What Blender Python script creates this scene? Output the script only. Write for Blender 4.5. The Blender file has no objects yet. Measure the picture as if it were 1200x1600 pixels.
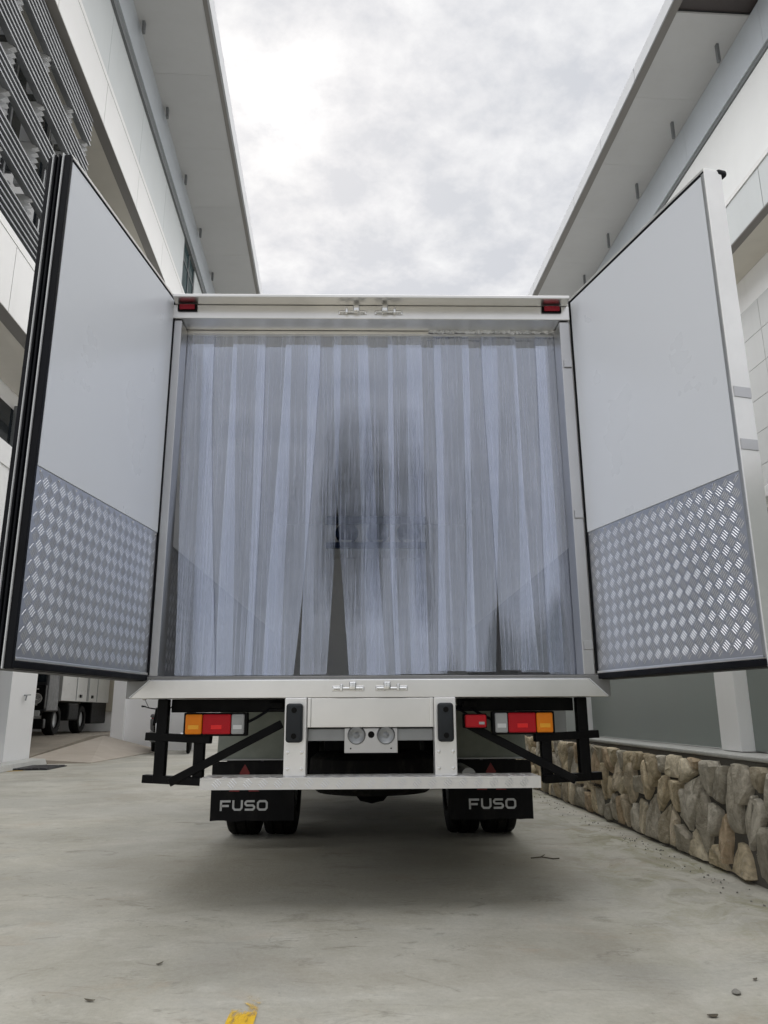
import bpy, math, random
from mathutils import Vector, Matrix
random.seed(7)
R = math.radians
scene = bpy.context.scene
COL = scene.collection

# ------------------------------------------------------------------ camera
PITCH, YAW, ROLL = 0.2576, 0.0199, -0.0051
CAM_H = 0.88
cam_data = bpy.data.cameras.new('camera')
cam_data.sensor_fit = 'VERTICAL'
cam_data.sensor_height = 36.0
cam_data.lens = 1189.4 / 1600 * 36.0
cam_data.clip_start = 0.05
cam_data.clip_end = 2000
cam = bpy.data.objects.new('camera', cam_data)
COL.objects.link(cam)
f = Vector((math.sin(YAW) * math.cos(PITCH), math.cos(YAW) * math.cos(PITCH), math.sin(PITCH)))
rt = Vector((math.cos(YAW), -math.sin(YAW), 0))
up = rt.cross(f)
rt2 = math.cos(ROLL) * rt + math.sin(ROLL) * up
up2 = -math.sin(ROLL) * rt + math.cos(ROLL) * up
M = Matrix((rt2, up2, -f)).transposed().to_4x4()
M.translation = Vector((0, 0, CAM_H))
cam.matrix_world = M
scene.camera = cam

# ------------------------------------------------------------------ sky, sun, exposure
SUN_EL, SUN_AZ = R(43.0), R(-8.3)          # azimuth measured from +Y towards +X
sun_dir = Vector((math.sin(SUN_AZ) * math.cos(SUN_EL), math.cos(SUN_AZ) * math.cos(SUN_EL), math.sin(SUN_EL)))
world = bpy.data.worlds.new('World')
scene.world = world
world.use_nodes = True
wn, wl = world.node_tree.nodes, world.node_tree.links
wn.clear()
def W(t, **kw):
    n = wn.new(t)
    for k, v in kw.items():
        setattr(n, k, v)
    return n
def wmath(op, a, b=None, c=None):
    n = W('ShaderNodeMath', operation=op)
    for i, s in enumerate((a, b, c)):
        if s is None: continue
        if isinstance(s, (int, float)): n.inputs[i].default_value = s
        else: wl.new(s, n.inputs[i])
    return n.outputs[0]
out = W('ShaderNodeOutputWorld')
bg = W('ShaderNodeBackground')
bg.inputs['Strength'].default_value = 0.05
sky = W('ShaderNodeTexSky', sky_type='NISHITA')
sky.sun_disc = False
sky.sun_elevation = SUN_EL
sky.sun_rotation = SUN_AZ
tc = W('ShaderNodeTexCoord')
sep = W('ShaderNodeSeparateXYZ')
wl.new(tc.outputs['Generated'], sep.inputs[0])
zc = wmath('MAXIMUM', sep.outputs[2], 0.0)
zd = wmath('ADD', zc, 0.22)
px = wmath('DIVIDE', sep.outputs[0], zd)
py = wmath('DIVIDE', sep.outputs[1], zd)
comb = W('ShaderNodeCombineXYZ')
wl.new(px, comb.inputs[0]); wl.new(py, comb.inputs[1])
def wnoise(scale, detail, rough, dist=0.0, off=(0, 0, 0)):
    mp = W('ShaderNodeMapping')
    mp.inputs['Location'].default_value = off
    wl.new(comb.outputs[0], mp.inputs[0])
    n = W('ShaderNodeTexNoise')
    n.inputs['Scale'].default_value = scale
    n.inputs['Detail'].default_value = detail
    n.inputs['Roughness'].default_value = rough
    n.inputs['Distortion'].default_value = dist
    wl.new(mp.outputs[0], n.inputs['Vector'])
    return n.outputs['Fac']
n1 = wnoise(1.3, 3, 0.5, 0.3, (3.1, 1.7, 0))
n2 = wnoise(9.5, 7, 0.6, 0.1, (0.4, 7.7, 0))
cl = wmath('ADD', wmath('MULTIPLY', n1, 0.33), wmath('MULTIPLY', n2, 0.67))
ramp = W('ShaderNodeValToRGB')
ramp.color_ramp.elements[0].position = 0.41
ramp.color_ramp.elements[0].color = (0.87, 0.89, 0.93, 1)
ramp.color_ramp.elements[1].position = 0.6
ramp.color_ramp.elements[1].color = (1.2, 1.2, 1.2, 1)
e = ramp.color_ramp.elements.new(0.5); e.color = (1.03, 1.035, 1.055, 1)
wl.new(cl, ramp.inputs[0])
# overcast luminance: brighter towards the zenith
lum = wmath('MULTIPLY_ADD', zc, 0.8, 4.15)
# the sun behind thin cloud
dotn = W('ShaderNodeVectorMath', operation='DOT_PRODUCT')
wl.new(tc.outputs['Generated'], dotn.inputs[0])
dotn.inputs[1].default_value = sun_dir
dcl = wmath('MAXIMUM', dotn.outputs['Value'], 0.0)
g1 = wmath('MULTIPLY', wmath('POWER', dcl, 2400), 4.6)
g2 = wmath('MULTIPLY', wmath('POWER', dcl, 330), 0.4)
g3 = wmath('MULTIPLY', wmath('POWER', dcl, 20), 0.08)
glow = wmath('ADD', wmath('ADD', g1, g2), g3)
glow = wmath('MULTIPLY', glow, wmath('MAXIMUM', wmath('MULTIPLY_ADD', n2, 4.0, -1.05), 0.15))
vm = W('ShaderNodeVectorMath', operation='SCALE')
wl.new(ramp.outputs[0], vm.inputs[0]); wl.new(lum, vm.inputs['Scale'])
gl = W('ShaderNodeCombineXYZ')
wl.new(glow, gl.inputs[0]); wl.new(wmath('MULTIPLY', glow, 0.97), gl.inputs[1]); wl.new(wmath('MULTIPLY', glow, 0.9), gl.inputs[2])
va = W('ShaderNodeVectorMath', operation='ADD')
wl.new(vm.outputs[0], va.inputs[0]); wl.new(gl.outputs[0], va.inputs[1])
mix = W('ShaderNodeMix', data_type='RGBA')
mix.inputs[0].default_value = 0.93
wl.new(sky.outputs[0], mix.inputs[6]); wl.new(va.outputs[0], mix.inputs[7])
wl.new(mix.outputs[2], bg.inputs['Color'])
wl.new(bg.outputs[0], out.inputs[0])

sd = bpy.data.lights.new('sun', 'SUN')
sd.energy = 1.5
sd.angle = R(150)
sd.color = (1.0, 0.985, 0.96)
so = bpy.data.objects.new('sun', sd)
COL.objects.link(so)
so.rotation_euler = (-sun_dir).to_track_quat('-Z', 'Y').to_euler()
so.location = (0, 0, 40)

vs = scene.view_settings
vs.view_transform = 'Standard'
vs.look = 'None'
vs.exposure = 1.69
vs.gamma = 1.0
vs.use_curve_mapping = False
scene.cycles.max_bounces = 12
scene.cycles.diffuse_bounces = 8
scene.cycles.transparent_max_bounces = 16
scene.cycles.sample_clamp_indirect = 6
scene.cycles.use_denoising = True
scene.cycles.denoising_prefilter = 'ACCURATE'
scene.cycles.denoising_input_passes = 'RGB_ALBEDO_NORMAL'

# ------------------------------------------------------------------ mesh helpers
class MB:
    """Collects shapes and links them as ONE mesh object."""
    def __init__(s):
        s.v, s.f = [], []
    def add(s, vs_, fs_):
        o = len(s.v)
        s.v += [tuple(p) for p in vs_]
        s.f += [tuple(i + o for i in q) for q in fs_]
        return s
    def box(s, x0, x1, y0, y1, z0, z1):
        return s.add([(x0, y0, z0), (x1, y0, z0), (x1, y1, z0), (x0, y1, z0), (x0, y0, z1), (x1, y0, z1), (x1, y1, z1), (x0, y1, z1)],
                     [(0, 3, 2, 1), (4, 5, 6, 7), (0, 1, 5, 4), (1, 2, 6, 5), (2, 3, 7, 6), (3, 0, 4, 7)])
    def hull(s, a, b):
        """loft between two polygons with the same number of points"""
        n = len(a)
        return s.add(list(a) + list(b), [tuple(reversed(range(n))), tuple(range(n, 2 * n))] +
                     [(i, (i + 1) % n, n + (i + 1) % n, n + i) for i in range(n)])
    def prism(s, poly, axis, a, b):
        """2-D polygon extruded along an axis ('x': poly is (y,z); 'y': (x,z); 'z': (x,y))"""
        def p(q, t):
            return {'x': (t, q[0], q[1]), 'y': (q[0], t, q[1]), 'z': (q[0], q[1], t)}[axis]
        return s.hull([p(q, a) for q in poly], [p(q, b) for q in poly])
    def bar(s, p0, p1, w, h, upv=(0, 0, 1)):
        p0, p1 = Vector(p0), Vector(p1)
        d = (p1 - p0).normalized()
        upv = Vector(upv)
        if abs(d.dot(upv)) > 0.98: upv = Vector((0, 1, 0))
        a = d.cross(upv).normalized() * w / 2
        b = a.cross(d).normalized() * h / 2
        q = [-a - b, a - b, a + b, -a + b]
        return s.hull([p0 + k for k in q], [p1 + k for k in q])
    def tube(s, p0, p1, r, n=12, r1=None):
        p0, p1 = Vector(p0), Vector(p1)
        d = (p1 - p0).normalized()
        u = d.cross(Vector((0, 0, 1)) if abs(d.z) < 0.9 else Vector((1, 0, 0))).normalized()
        w = d.cross(u)
        r1 = r if r1 is None else r1
        c = [(math.cos(2 * math.pi * i / n), math.sin(2 * math.pi * i / n)) for i in range(n)]
        return s.hull([p0 + (u * x + w * y) * r for x, y in c], [p1 + (u * x + w * y) * r1 for x, y in c])
    def path(s, pts, r, n=8):
        for a, b in zip(pts, pts[1:]): s.tube(a, b, r, n)
        return s
    def lathe(s, prof, c, axis='y', n=24, closed=False):
        """prof: list of (radius, along); revolved round axis through c"""
        vs_, fs_ = [], []
        for r, t in prof:
            for i in range(n):
                a = 2 * math.pi * i / n
                x, y = r * math.cos(a), r * math.sin(a)
                vs_.append({'x': (c[0] + t, c[1] + x, c[2] + y), 'y': (c[0] + x, c[1] + t, c[2] + y), 'z': (c[0] + x, c[1] + y, c[2] + t)}[axis])
        m = len(prof)
        for j in range(m if closed else m - 1):
            k = (j + 1) % m
            for i in range(n):
                fs_.append((j * n + i, j * n + (i + 1) % n, k * n + (i + 1) % n, k * n + i))
        if not closed:
            if prof[0][0] > 1e-4: fs_.append(tuple(reversed(range(n))))
            if prof[-1][0] > 1e-4: fs_.append(tuple((m - 1) * n + i for i in range(n)))
        return s.add(vs_, fs_)
    def stroke(s, pts, w, place, closed=False):
        """flat lettering stroke with mitred corners; place(x, z, front) -> point"""
        n = len(pts); L, Rr = [], []
        P = [Vector(p) for p in pts]
        for i in range(n):
            a = P[(i - 1) % n] if (closed or i > 0) else None
            b = P[(i + 1) % n] if (closed or i < n - 1) else None
            d1 = (P[i] - a).normalized() if a is not None else None
            d2 = (b - P[i]).normalized() if b is not None else None
            d1 = d1 or d2; d2 = d2 or d1
            t = (d1 + d2).normalized()
            nm = Vector((-t.y, t.x))
            k = w / 2 / max(0.4, nm.dot(Vector((-d1.y, d1.x))))
            L.append(P[i] + nm * k); Rr.append(P[i] - nm * k)
        for i in range(n if closed else n - 1):
            j = (i + 1) % n
            q = [L[i], L[j], Rr[j], Rr[i]]
            s.hull([place(p.x, p.y, 1) for p in q], [place(p.x, p.y, 0) for p in q])
        return s
    def mesh(s, name, mat=None, smooth=False):
        me = bpy.data.meshes.new(name)
        me.from_pydata(s.v, [], s.f)
        if mat: me.materials.append(mat)
        if smooth:
            me.polygons.foreach_set('use_smooth', [True] * len(me.polygons))
        import bmesh
        b = bmesh.new(); b.from_mesh(me); bmesh.ops.recalc_face_normals(b, faces=b.faces); b.to_mesh(me); b.free()
        me.update()
        return me
    def build(s, name, mat, parent=None, bevel=0.0, smooth=False, loc=None, rotz=None, segs=2):
        o = bpy.data.objects.new(name, s.mesh(name, mat, smooth or bevel > 0))
        COL.objects.link(o)
        if parent: o.parent = parent
        if loc: o.location = loc
        if rotz: o.rotation_euler.z = rotz
        if bevel > 0:
            m = o.modifiers.new('bevel', 'BEVEL')
            m.width = bevel; m.segments = segs; m.limit_method = 'ANGLE'; m.angle_limit = R(35)
            w = o.modifiers.new('wn', 'WEIGHTED_NORMAL'); w.keep_sharp = False
        elif smooth:
            o.data.set_sharp_from_angle(angle=R(40))
        return o

def link(name, me, parent=None, loc=(0, 0, 0)):
    o = bpy.data.objects.new(name, me)
    COL.objects.link(o)
    o.parent = parent
    o.location = loc
    return o
def tag(o, label=None, cat=None, group=None, kind=None):
    if label: o['label'] = label
    if cat: o['category'] = cat
    if group: o['group'] = group
    if kind: o['kind'] = kind
    return o
def thing(name, label, cat, loc=(0, 0, 0), rotz=0, group=None):
    o = bpy.data.objects.new(name, None)
    COL.objects.link(o)
    o.location = loc; o.rotation_euler.z = rotz
    o.empty_display_size = 0.2
    return tag(o, label, cat, group)

# ------------------------------------------------------------------ materials
class NT:
    def __init__(s, name):
        s.m = bpy.data.materials.new(name)
        s.m.use_nodes = True
        s.t = s.m.node_tree
        s.b = s.t.nodes['Principled BSDF']
        s.out = s.t.nodes['Material Output']
        s.co = s.n('ShaderNodeTexCoord').outputs['Object']
    def n(s, t, **kw):
        k = s.t.nodes.new(t)
        for a, v in kw.items(): setattr(k, a, v)
        return k
    def l(s, a, b): s.t.links.new(a, b)
    def setin(s, sock, v):
        if isinstance(v, (int, float)): sock.default_value = v
        elif isinstance(v, (tuple, list)): sock.default_value = tuple(v) + ((1,) if len(v) == 3 and len(sock.default_value) == 4 else ())
        else: s.l(v, sock)
    def mapping(s, scale=(1, 1, 1), loc=(0, 0, 0), src=None, rot=(0, 0, 0)):
        k = s.n('ShaderNodeMapping')
        k.inputs['Scale'].default_value = scale; k.inputs['Location'].default_value = loc; k.inputs['Rotation'].default_value = rot
        s.l(src or s.co, k.inputs[0])
        return k.outputs[0]
    def noise(s, scale, detail=4, rough=0.55, vec=None, dist=0.0):
        k = s.n('ShaderNodeTexNoise')
        k.inputs['Scale'].default_value = scale; k.inputs['Detail'].default_value = detail
        k.inputs['Roughness'].default_value = rough; k.inputs['Distortion'].default_value = dist
        s.l(vec or s.co, k.inputs['Vector'])
        return k.outputs['Fac']
    def voro(s, scale, vec=None, feature='F1', rnd=1.0):
        k = s.n('ShaderNodeTexVoronoi', feature=feature)
        k.inputs['Scale'].default_value = scale
        k.inputs['Randomness'].default_value = rnd
        s.l(vec or s.co, k.inputs['Vector'])
        return k.outputs['Distance']
    def math(s, op, a, b=None, c=None, clamp=False):
        k = s.n('ShaderNodeMath', operation=op); k.use_clamp = clamp
        for i, v in enumerate((a, b, c)):
            if v is not None: s.setin(k.inputs[i], v)
        return k.outputs[0]
    def rng(s, v, a, b, c=0.0, d=1.0):
        k = s.n('ShaderNodeMapRange')
        s.l(v, k.inputs[0])
        for i, q in enumerate((a, b, c, d)): k.inputs[i + 1].default_value = q
        return k.outputs[0]
    def mixc(s, fac, a, b, mode='MIX'):
        k = s.n('ShaderNodeMix', data_type='RGBA', blend_type=mode)
        s.setin(k.inputs[0], fac); s.setin(k.inputs[6], a); s.setin(k.inputs[7], b)
        return k.outputs[2]
    def bump(s, h, strength, dist=0.01, prev=None):
        k = s.n('ShaderNodeBump')
        k.inputs['Strength'].default_value = strength; k.inputs['Distance'].default_value = dist
        s.l(h, k.inputs['Height'])
        if prev is not None: s.l(prev, k.inputs['Normal'])
        s.l(k.outputs[0], s.b.inputs['Normal'])
        return k.outputs[0]
    def set(s, **kw):
        nm = {'color': 'Base Color', 'rough': 'Roughness', 'metal': 'Metallic', 'spec': 'Specular IOR Level', 'coat': 'Coat Weight', 'trans': 'Transmission Weight',
              'emit': 'Emission Color', 'emits': 'Emission Strength', 'coatr': 'Coat Roughness'}
        for k, v in kw.items(): s.setin(s.b.inputs[nm[k]], v)
        return s.m

def paint(name, col, rough=0.5, metal=0.0, vary=0.06, dirt=0.0, bump=0.0, scale=3.0, coat=0.0, spec=0.5, gloss=0.08):
    """painted / plastic / rubber surface with faint uneven colour, gloss and wear"""
    t = NT(name)
    a = t.noise(scale, 5, 0.6)
    c = t.mixc(t.rng(a, 0.3, 0.7), tuple(x * (1 - vary) for x in col), tuple(min(1, x * (1 + vary)) for x in col))
    if dirt > 0:
        d = t.noise(scale * 1.7, 7, 0.68, t.mapping((1, 1, 0.35), (4, 2, 1)))
        c = t.mixc(t.rng(d, 0.5, 0.78, 0, dirt), c, (0.16, 0.145, 0.12))
    t.set(color=c, rough=t.rng(t.noise(scale * 4, 4), 0.3, 0.7, max(0.02, rough - gloss), min(1, rough + gloss)), metal=metal, coat=coat, spec=spec)
    if bump > 0: t.bump(t.noise(90, 3), bump, 0.003)
    return t.m

def aluminium(name, col=(0.84, 0.83, 0.815), rough=0.3, brush=(2, 60, 60), wave=0.0):
    t = NT(name)
    st = t.noise(6, 5, 0.6, t.mapping(brush))
    bl = t.noise(2.2, 5, 0.6)
    c = t.mixc(t.rng(bl, 0.3, 0.72), tuple(x * 0.86 for x in col), col)
    c = t.mixc(t.rng(t.noise(5, 8, 0.7, t.mapping((1, 1, 1), (2, 8, 5))), 0.6, 0.75, 0, 0.10), c, (0.42, 0.41, 0.39))
    t.set(color=c, metal=1.0, rough=t.rng(st, 0.25, 0.75, rough - 0.025, rough + 0.03))
    n = t.bump(st, 0.006, 0.001)
    if wave: t.bump(t.noise(1.6, 2, 0.5), wave, 0.05, n)
    return t.m

M_ALU = aluminium('brushed_aluminium')
M_ALU_V = aluminium('brushed_aluminium_upright', (0.90, 0.895, 0.89), brush=(60, 60, 2))
M_ALU_P = aluminium('post_aluminium', (0.56, 0.56, 0.57), 0.3, (8, 8, 1))
M_ALU_V.node_tree.nodes['Principled BSDF'].inputs['Metallic'].default_value = 0.6
M_MILL = aluminium('mill_aluminium', (0.30, 0.30, 0.30), 0.5)
M_CHROME = aluminium('polished_steel', (0.8, 0.8, 0.8), 0.14)
M_CHECK = aluminium('embossed_aluminium', (0.52, 0.53, 0.565), 0.42, (25, 25, 25))
M_BAR = aluminium('worn_tread_bars', (0.80, 0.81, 0.84), 0.3, (25, 25, 25))
M_STEP = paint('step_aluminium', (0.72, 0.71, 0.69), 0.45, 0.25, vary=0.05, scale=6)
M_PANEL = paint('white_panel', (0.69, 0.715, 0.765), 0.28, vary=0.004, scale=0.5, gloss=0.012)
M_PANEL_IN = paint('white_lining', (0.93, 0.925, 0.905), 0.4, vary=0.02, scale=0.7, gloss=0.02)
M_BODY = paint('white_body_paint', (0.78, 0.78, 0.77), 0.25, vary=0.02, coat=0.3)
M_RUBBER = paint('black_rubber', (0.006, 0.0065, 0.009), 0.45, vary=0.3, scale=8, spec=0.12)
M_TYRE = paint('tyre_rubber', (0.005, 0.005, 0.005), 0.75, vary=0.35, scale=10, dirt=0.15, spec=0.12)
M_BLACK = paint('black_steel_paint', (0.003, 0.003, 0.0035), 0.42, vary=0.4, scale=6, dirt=0.04, spec=0.12)
M_CHASSIS = paint('chassis_black', (0.006, 0.006, 0.0065), 0.6, vary=0.5, scale=5, dirt=0.12, spec=0.12)
M_FLAP = paint('flap_rubber', (0.008, 0.008, 0.009), 0.6, vary=0.2, scale=7, dirt=0.08, spec=0.12)
M_GUARD = paint('grey_green_guard', (0.20, 0.22, 0.19), 0.5, vary=0.15, scale=6, dirt=0.2)
M_LETTER = paint('pale_lettering', (0.55, 0.56, 0.56), 0.5, vary=0.12, scale=30)
M_LOGO = paint('red_print', (0.17, 0.006, 0.007), 0.5, vary=0.15, scale=20)
M_HINGE = paint('hinge_grey', (0.32, 0.33, 0.34), 0.4, 0.6, vary=0.1, scale=9)
M_NAVY = paint('dark_navy_plastic', (0.006, 0.025, 0.09), 0.4, vary=0.2)
M_BUFFER = paint('buffer_rubber', (0.022, 0.025, 0.029), 0.5, vary=0.2, scale=9, spec=0.25)
M_STUD = paint('bolt_black', (0.004, 0.004, 0.004), 0.5, spec=0.12)

def lens(name, col, ribs=True):
    t = NT(name)
    a = t.noise(14, 3)
    t.set(color=t.mixc(a, tuple(x * 0.85 for x in col), col), rough=0.38, spec=0.3)
    if ribs:
        w = t.n('ShaderNodeTexWave', wave_type='BANDS', bands_direction='Z')
        w.inputs['Scale'].default_value = 60
        t.l(t.co, w.inputs[0])
        t.bump(w.outputs['Fac'], 0.35, 0.002)
    return t.m
M_RED = lens('red_lens', (0.52, 0.004, 0.012))
M_AMBER = lens('amber_lens', (0.92, 0.26, 0.008))
M_CLEAR = lens('clear_lens', (0.42, 0.43, 0.43))
M_RED_IN = lens('red_highlight', (0.95, 0.03, 0.03), False)  # brighter slip colours paint the hot highlights of the tail lenses
M_AMBER_IN = lens('amber_highlight', (1.0, 0.46, 0.04), False)
M_CLEAR_IN = lens('clear_highlight', (0.75, 0.76, 0.76), False)
M_REDMARK = lens('marker_red', (0.30, 0.008, 0.022))

def glass(name, col=(0.010, 0.016, 0.022), rough=0.06):
    t = NT(name)
    t.set(color=t.mixc(t.noise(0.8, 3), tuple(x * 0.7 for x in col), col), rough=rough, spec=0.3)
    t.bump(t.noise(0.7, 2), 0.04, 0.05)
    return t.m
M_GLASS = glass('dark_window_glass')
M_GLASS_T = glass('teal_window_glass', (0.03, 0.075, 0.085))

# --- ground concrete
def concrete(name, lo, mid, hi, worn=True, moss=False):
    t = NT(name)
    big = t.noise(0.33, 6, 0.6, dist=0.6)
    med = t.noise(1.5, 8, 0.66, dist=0.8)
    strk = t.noise(2.2, 9, 0.68, t.mapping((0.9, 1.5, 1), rot=(0, 0, 0.25)), dist=0.7)
    fine = t.noise(46, 5, 0.7)
    m = t.math('ADD', t.math('MULTIPLY', big, 0.45), t.math('ADD', t.math('MULTIPLY', med, 0.3), t.math('MULTIPLY', strk, 0.25)))
    c = t.mixc(t.rng(m, 0.38, 0.50), lo, mid)
    c = t.mixc(t.rng(m, 0.5, 0.61), c, hi)
    if worn:
        # trowel smears and rubbed cement film
        sm = t.noise(3.4, 10, 0.74, t.mapping((0.9, 1.7, 1), (5, 3, 0), rot=(0, 0, -0.3)), dist=1.0)
        c = t.mixc(t.rng(sm, 0.54, 0.66, 0, 0.35), c, tuple(x * 1.12 for x in hi))
        sd_ = t.noise(2.6, 10, 0.72, t.mapping((0.9, 1.6, 1), (11, 9, 0), rot=(0, 0, 0.2)), dist=1.1)
        c = t.mixc(t.rng(sd_, 0.57, 0.66, 0, 0.6), c, tuple(x * 0.6 for x in lo))
        st = t.noise(0.8, 7, 0.62, t.mapping((1, 1, 1), (17, 4, 0)), dist=0.5)
        c = t.mixc(t.rng(st, 0.5, 0.66, 0, 0.6), c, (0.29, 0.265, 0.215))
        rust = t.noise(1.1, 8, 0.7, t.mapping((1, 1.6, 1), (31, 14, 0)), dist=0.8)
        c = t.mixc(t.rng(rust, 0.56, 0.7, 0, 0.4), c, (0.40, 0.30, 0.21))
        # scuffs and trowel edges: thin broken contour lines
        for sc_, of_, rz_, dk_ in ((1.7, 3.3, 0.35, 0.55), (3.1, 8.8, -0.25, 0.6), (0.9, 14.2, 0.1, 0.7)):
            ln = t.noise(sc_, 6, 0.62, t.mapping((0.6, 1.5, 1), (of_, of_, 0), rot=(0, 0, rz_)), dist=0.5)
            ln = t.math('ABSOLUTE', t.math('SUBTRACT', ln, 0.5))
            mk = t.rng(t.noise(2.3, 5, 0.6, t.mapping((1, 1.4, 1), (of_ * 2, 1, 0))), 0.54, 0.64)
            c = t.mixc(t.math('MULTIPLY', t.rng(ln, 0.0, 0.012, 0.55, 0), mk), c, tuple(x * dk_ for x in lo))
        blot = t.noise(0.55, 8, 0.7, t.mapping((1, 1.3, 1), (41, 23, 0)), dist=0.7)
        c = t.mixc(t.rng(blot, 0.47, 0.58, 0, 0.38), c, (0.33, 0.325, 0.30))
        # olive-brown stain that also paints in the shade under the truck's rear
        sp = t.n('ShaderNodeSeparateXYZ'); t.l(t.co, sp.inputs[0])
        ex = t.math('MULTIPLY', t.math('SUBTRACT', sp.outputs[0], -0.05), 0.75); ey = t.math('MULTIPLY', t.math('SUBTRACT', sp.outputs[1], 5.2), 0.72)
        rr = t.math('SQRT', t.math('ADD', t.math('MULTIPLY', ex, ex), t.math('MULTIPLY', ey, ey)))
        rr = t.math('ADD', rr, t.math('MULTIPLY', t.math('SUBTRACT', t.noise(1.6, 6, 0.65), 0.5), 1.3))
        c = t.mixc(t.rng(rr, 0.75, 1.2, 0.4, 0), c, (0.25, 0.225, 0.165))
        # pock marks
        v = t.voro(7.5, t.mapping((1, 1.5, 1)))
        keep = t.rng(t.noise(3.1, 3), 0.52, 0.56)
        c = t.mixc(t.math('MULTIPLY', t.rng(v, 0.03, 0.06, 0.85, 0), keep), c, (0.05, 0.045, 0.04))
    if moss:
        sx = t.n('ShaderNodeSeparateXYZ'); t.l(t.co, sx.inputs[0])
        near = t.math('MULTIPLY', t.rng(sx.outputs[0], 0.95, 1.75), t.rng(sx.outputs[0], 2.5, 1.9))
        mn = t.noise(1.7, 8, 0.68, t.mapping((1.6, 0.9, 1), (3, 7, 0)), dist=1.0)
        c = t.mixc(t.math('MULTIPLY', t.rng(mn, 0.46, 0.66, 0, 0.75), near), c, (0.21, 0.205, 0.10))
        pt = t.noise(2.9, 7, 0.6, t.mapping((1.4, 0.8, 1), (9, 1, 0)), dist=1.4)
        c = t.mixc(t.math('MULTIPLY', t.rng(pt, 0.53, 0.57, 0, 0.55), near), c, (0.50, 0.49, 0.43))
    c = t.mixc(0.3, c, t.mixc(t.rng(fine, 0.25, 0.75), (0.62, 0.62, 0.62), (1.3, 1.3, 1.3)), 'MULTIPLY')
    t.set(color=c, rough=t.rng(strk, 0.3, 0.7, 0.62, 0.85), spec=0.35)
    h = t.math('ADD', t.math('MULTIPLY', strk, 0.8), t.math('MULTIPLY', fine, 0.3))
    t.bump(h, 0.6, 0.014)
    return t.m
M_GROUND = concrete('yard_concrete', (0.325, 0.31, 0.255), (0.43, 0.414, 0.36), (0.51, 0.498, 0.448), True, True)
M_RAMP = concrete('ramp_concrete', (0.36, 0.315, 0.26), (0.42, 0.37, 0.315), (0.47, 0.425, 0.37), False)
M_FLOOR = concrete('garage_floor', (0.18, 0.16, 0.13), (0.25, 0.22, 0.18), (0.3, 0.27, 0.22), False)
M_LEDGE = concrete('ledge_concrete', (0.36, 0.37, 0.35), (0.46, 0.46, 0.44), (0.54, 0.54, 0.52), False)
M_MORTAR = concrete('mortar', (0.06, 0.057, 0.05), (0.10, 0.094, 0.082), (0.15, 0.14, 0.12), False)

def facade(name, col, rough=0.5, streak=0.1):
    t = NT(name)
    a = t.noise(0.6, 5, 0.6)
    c = t.mixc(t.rng(a, 0.3, 0.7), tuple(x * 0.95 for x in col), col)
    s_ = t.noise(1.4, 7, 0.65, t.mapping((1, 1.6, 0.12)))
    c = t.mixc(t.rng(s_, 0.5, 0.75, 0, streak), c, (0.22, 0.2, 0.17))
    k = t.n('ShaderNodeObjectInfo')
    c = t.mixc(t.math('MULTIPLY', k.outputs['Random'], 0.06), c, (0.3, 0.3, 0.3))
    t.set(color=c, rough=rough)
    t.bump(t.noise(30, 4), 0.04, 0.004)
    return t.m
M_WHITE_CLAD = facade('white_cladding', (0.80, 0.795, 0.79), 0.35, 0.06)
M_GREY_CLAD = facade('pale_grey_cladding', (0.58, 0.61, 0.62), 0.45, 0.06)
M_BLUE_CLAD = facade('blue_grey_fascia', (0.54, 0.58, 0.63), 0.4, 0.08)
M_SOFFIT = facade('soffit_board', (0.535, 0.54, 0.55), 0.7, 0.06)
M_BEIGE = facade('beige_soffit', (0.66, 0.63, 0.57), 0.7, 0.08)
M_WHITE_WALL = facade('smooth_white_wall', (0.88, 0.89, 0.89), 0.5, 0.03)
M_EAVE = facade('eave_panel', (0.40, 0.41, 0.43), 0.5, 0.05)
M_BROWN = facade('grey_brown_flashing', (0.21, 0.20, 0.19), 0.5, 0.1)
M_DARKTRIM = facade('dark_grey_trim', (0.16, 0.17, 0.18), 0.5, 0.1)
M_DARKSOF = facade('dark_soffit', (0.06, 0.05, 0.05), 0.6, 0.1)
M_RENDER = facade('white_render', (0.88, 0.88, 0.885), 0.75, 0.06)
M_LOUVRE = paint('louvre_grey', (0.30, 0.31, 0.325), 0.4, 0.2, vary=0.08, scale=2)
M_BRACK = paint('bracket_light_grey', (0.62, 0.63, 0.65), 0.45, vary=0.06)
M_GREEN = facade('grey_green_wall', (0.235, 0.265, 0.25), 0.5, 0.12)
M_TILE = facade('grey_tile', (0.50, 0.51, 0.51), 0.35, 0.08)
M_SHUT = facade('beige_shutter', (0.5, 0.46, 0.38), 0.6, 0.1)
M_YELLOW_D = paint('faded_yellow', (0.5, 0.33, 0.06), 0.7, vary=0.3, scale=9, dirt=0.4)
M_DRAIN = paint('drain_steel', (0.05, 0.05, 0.055), 0.5, 0.5, vary=0.3, scale=6, dirt=0.2)

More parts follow.
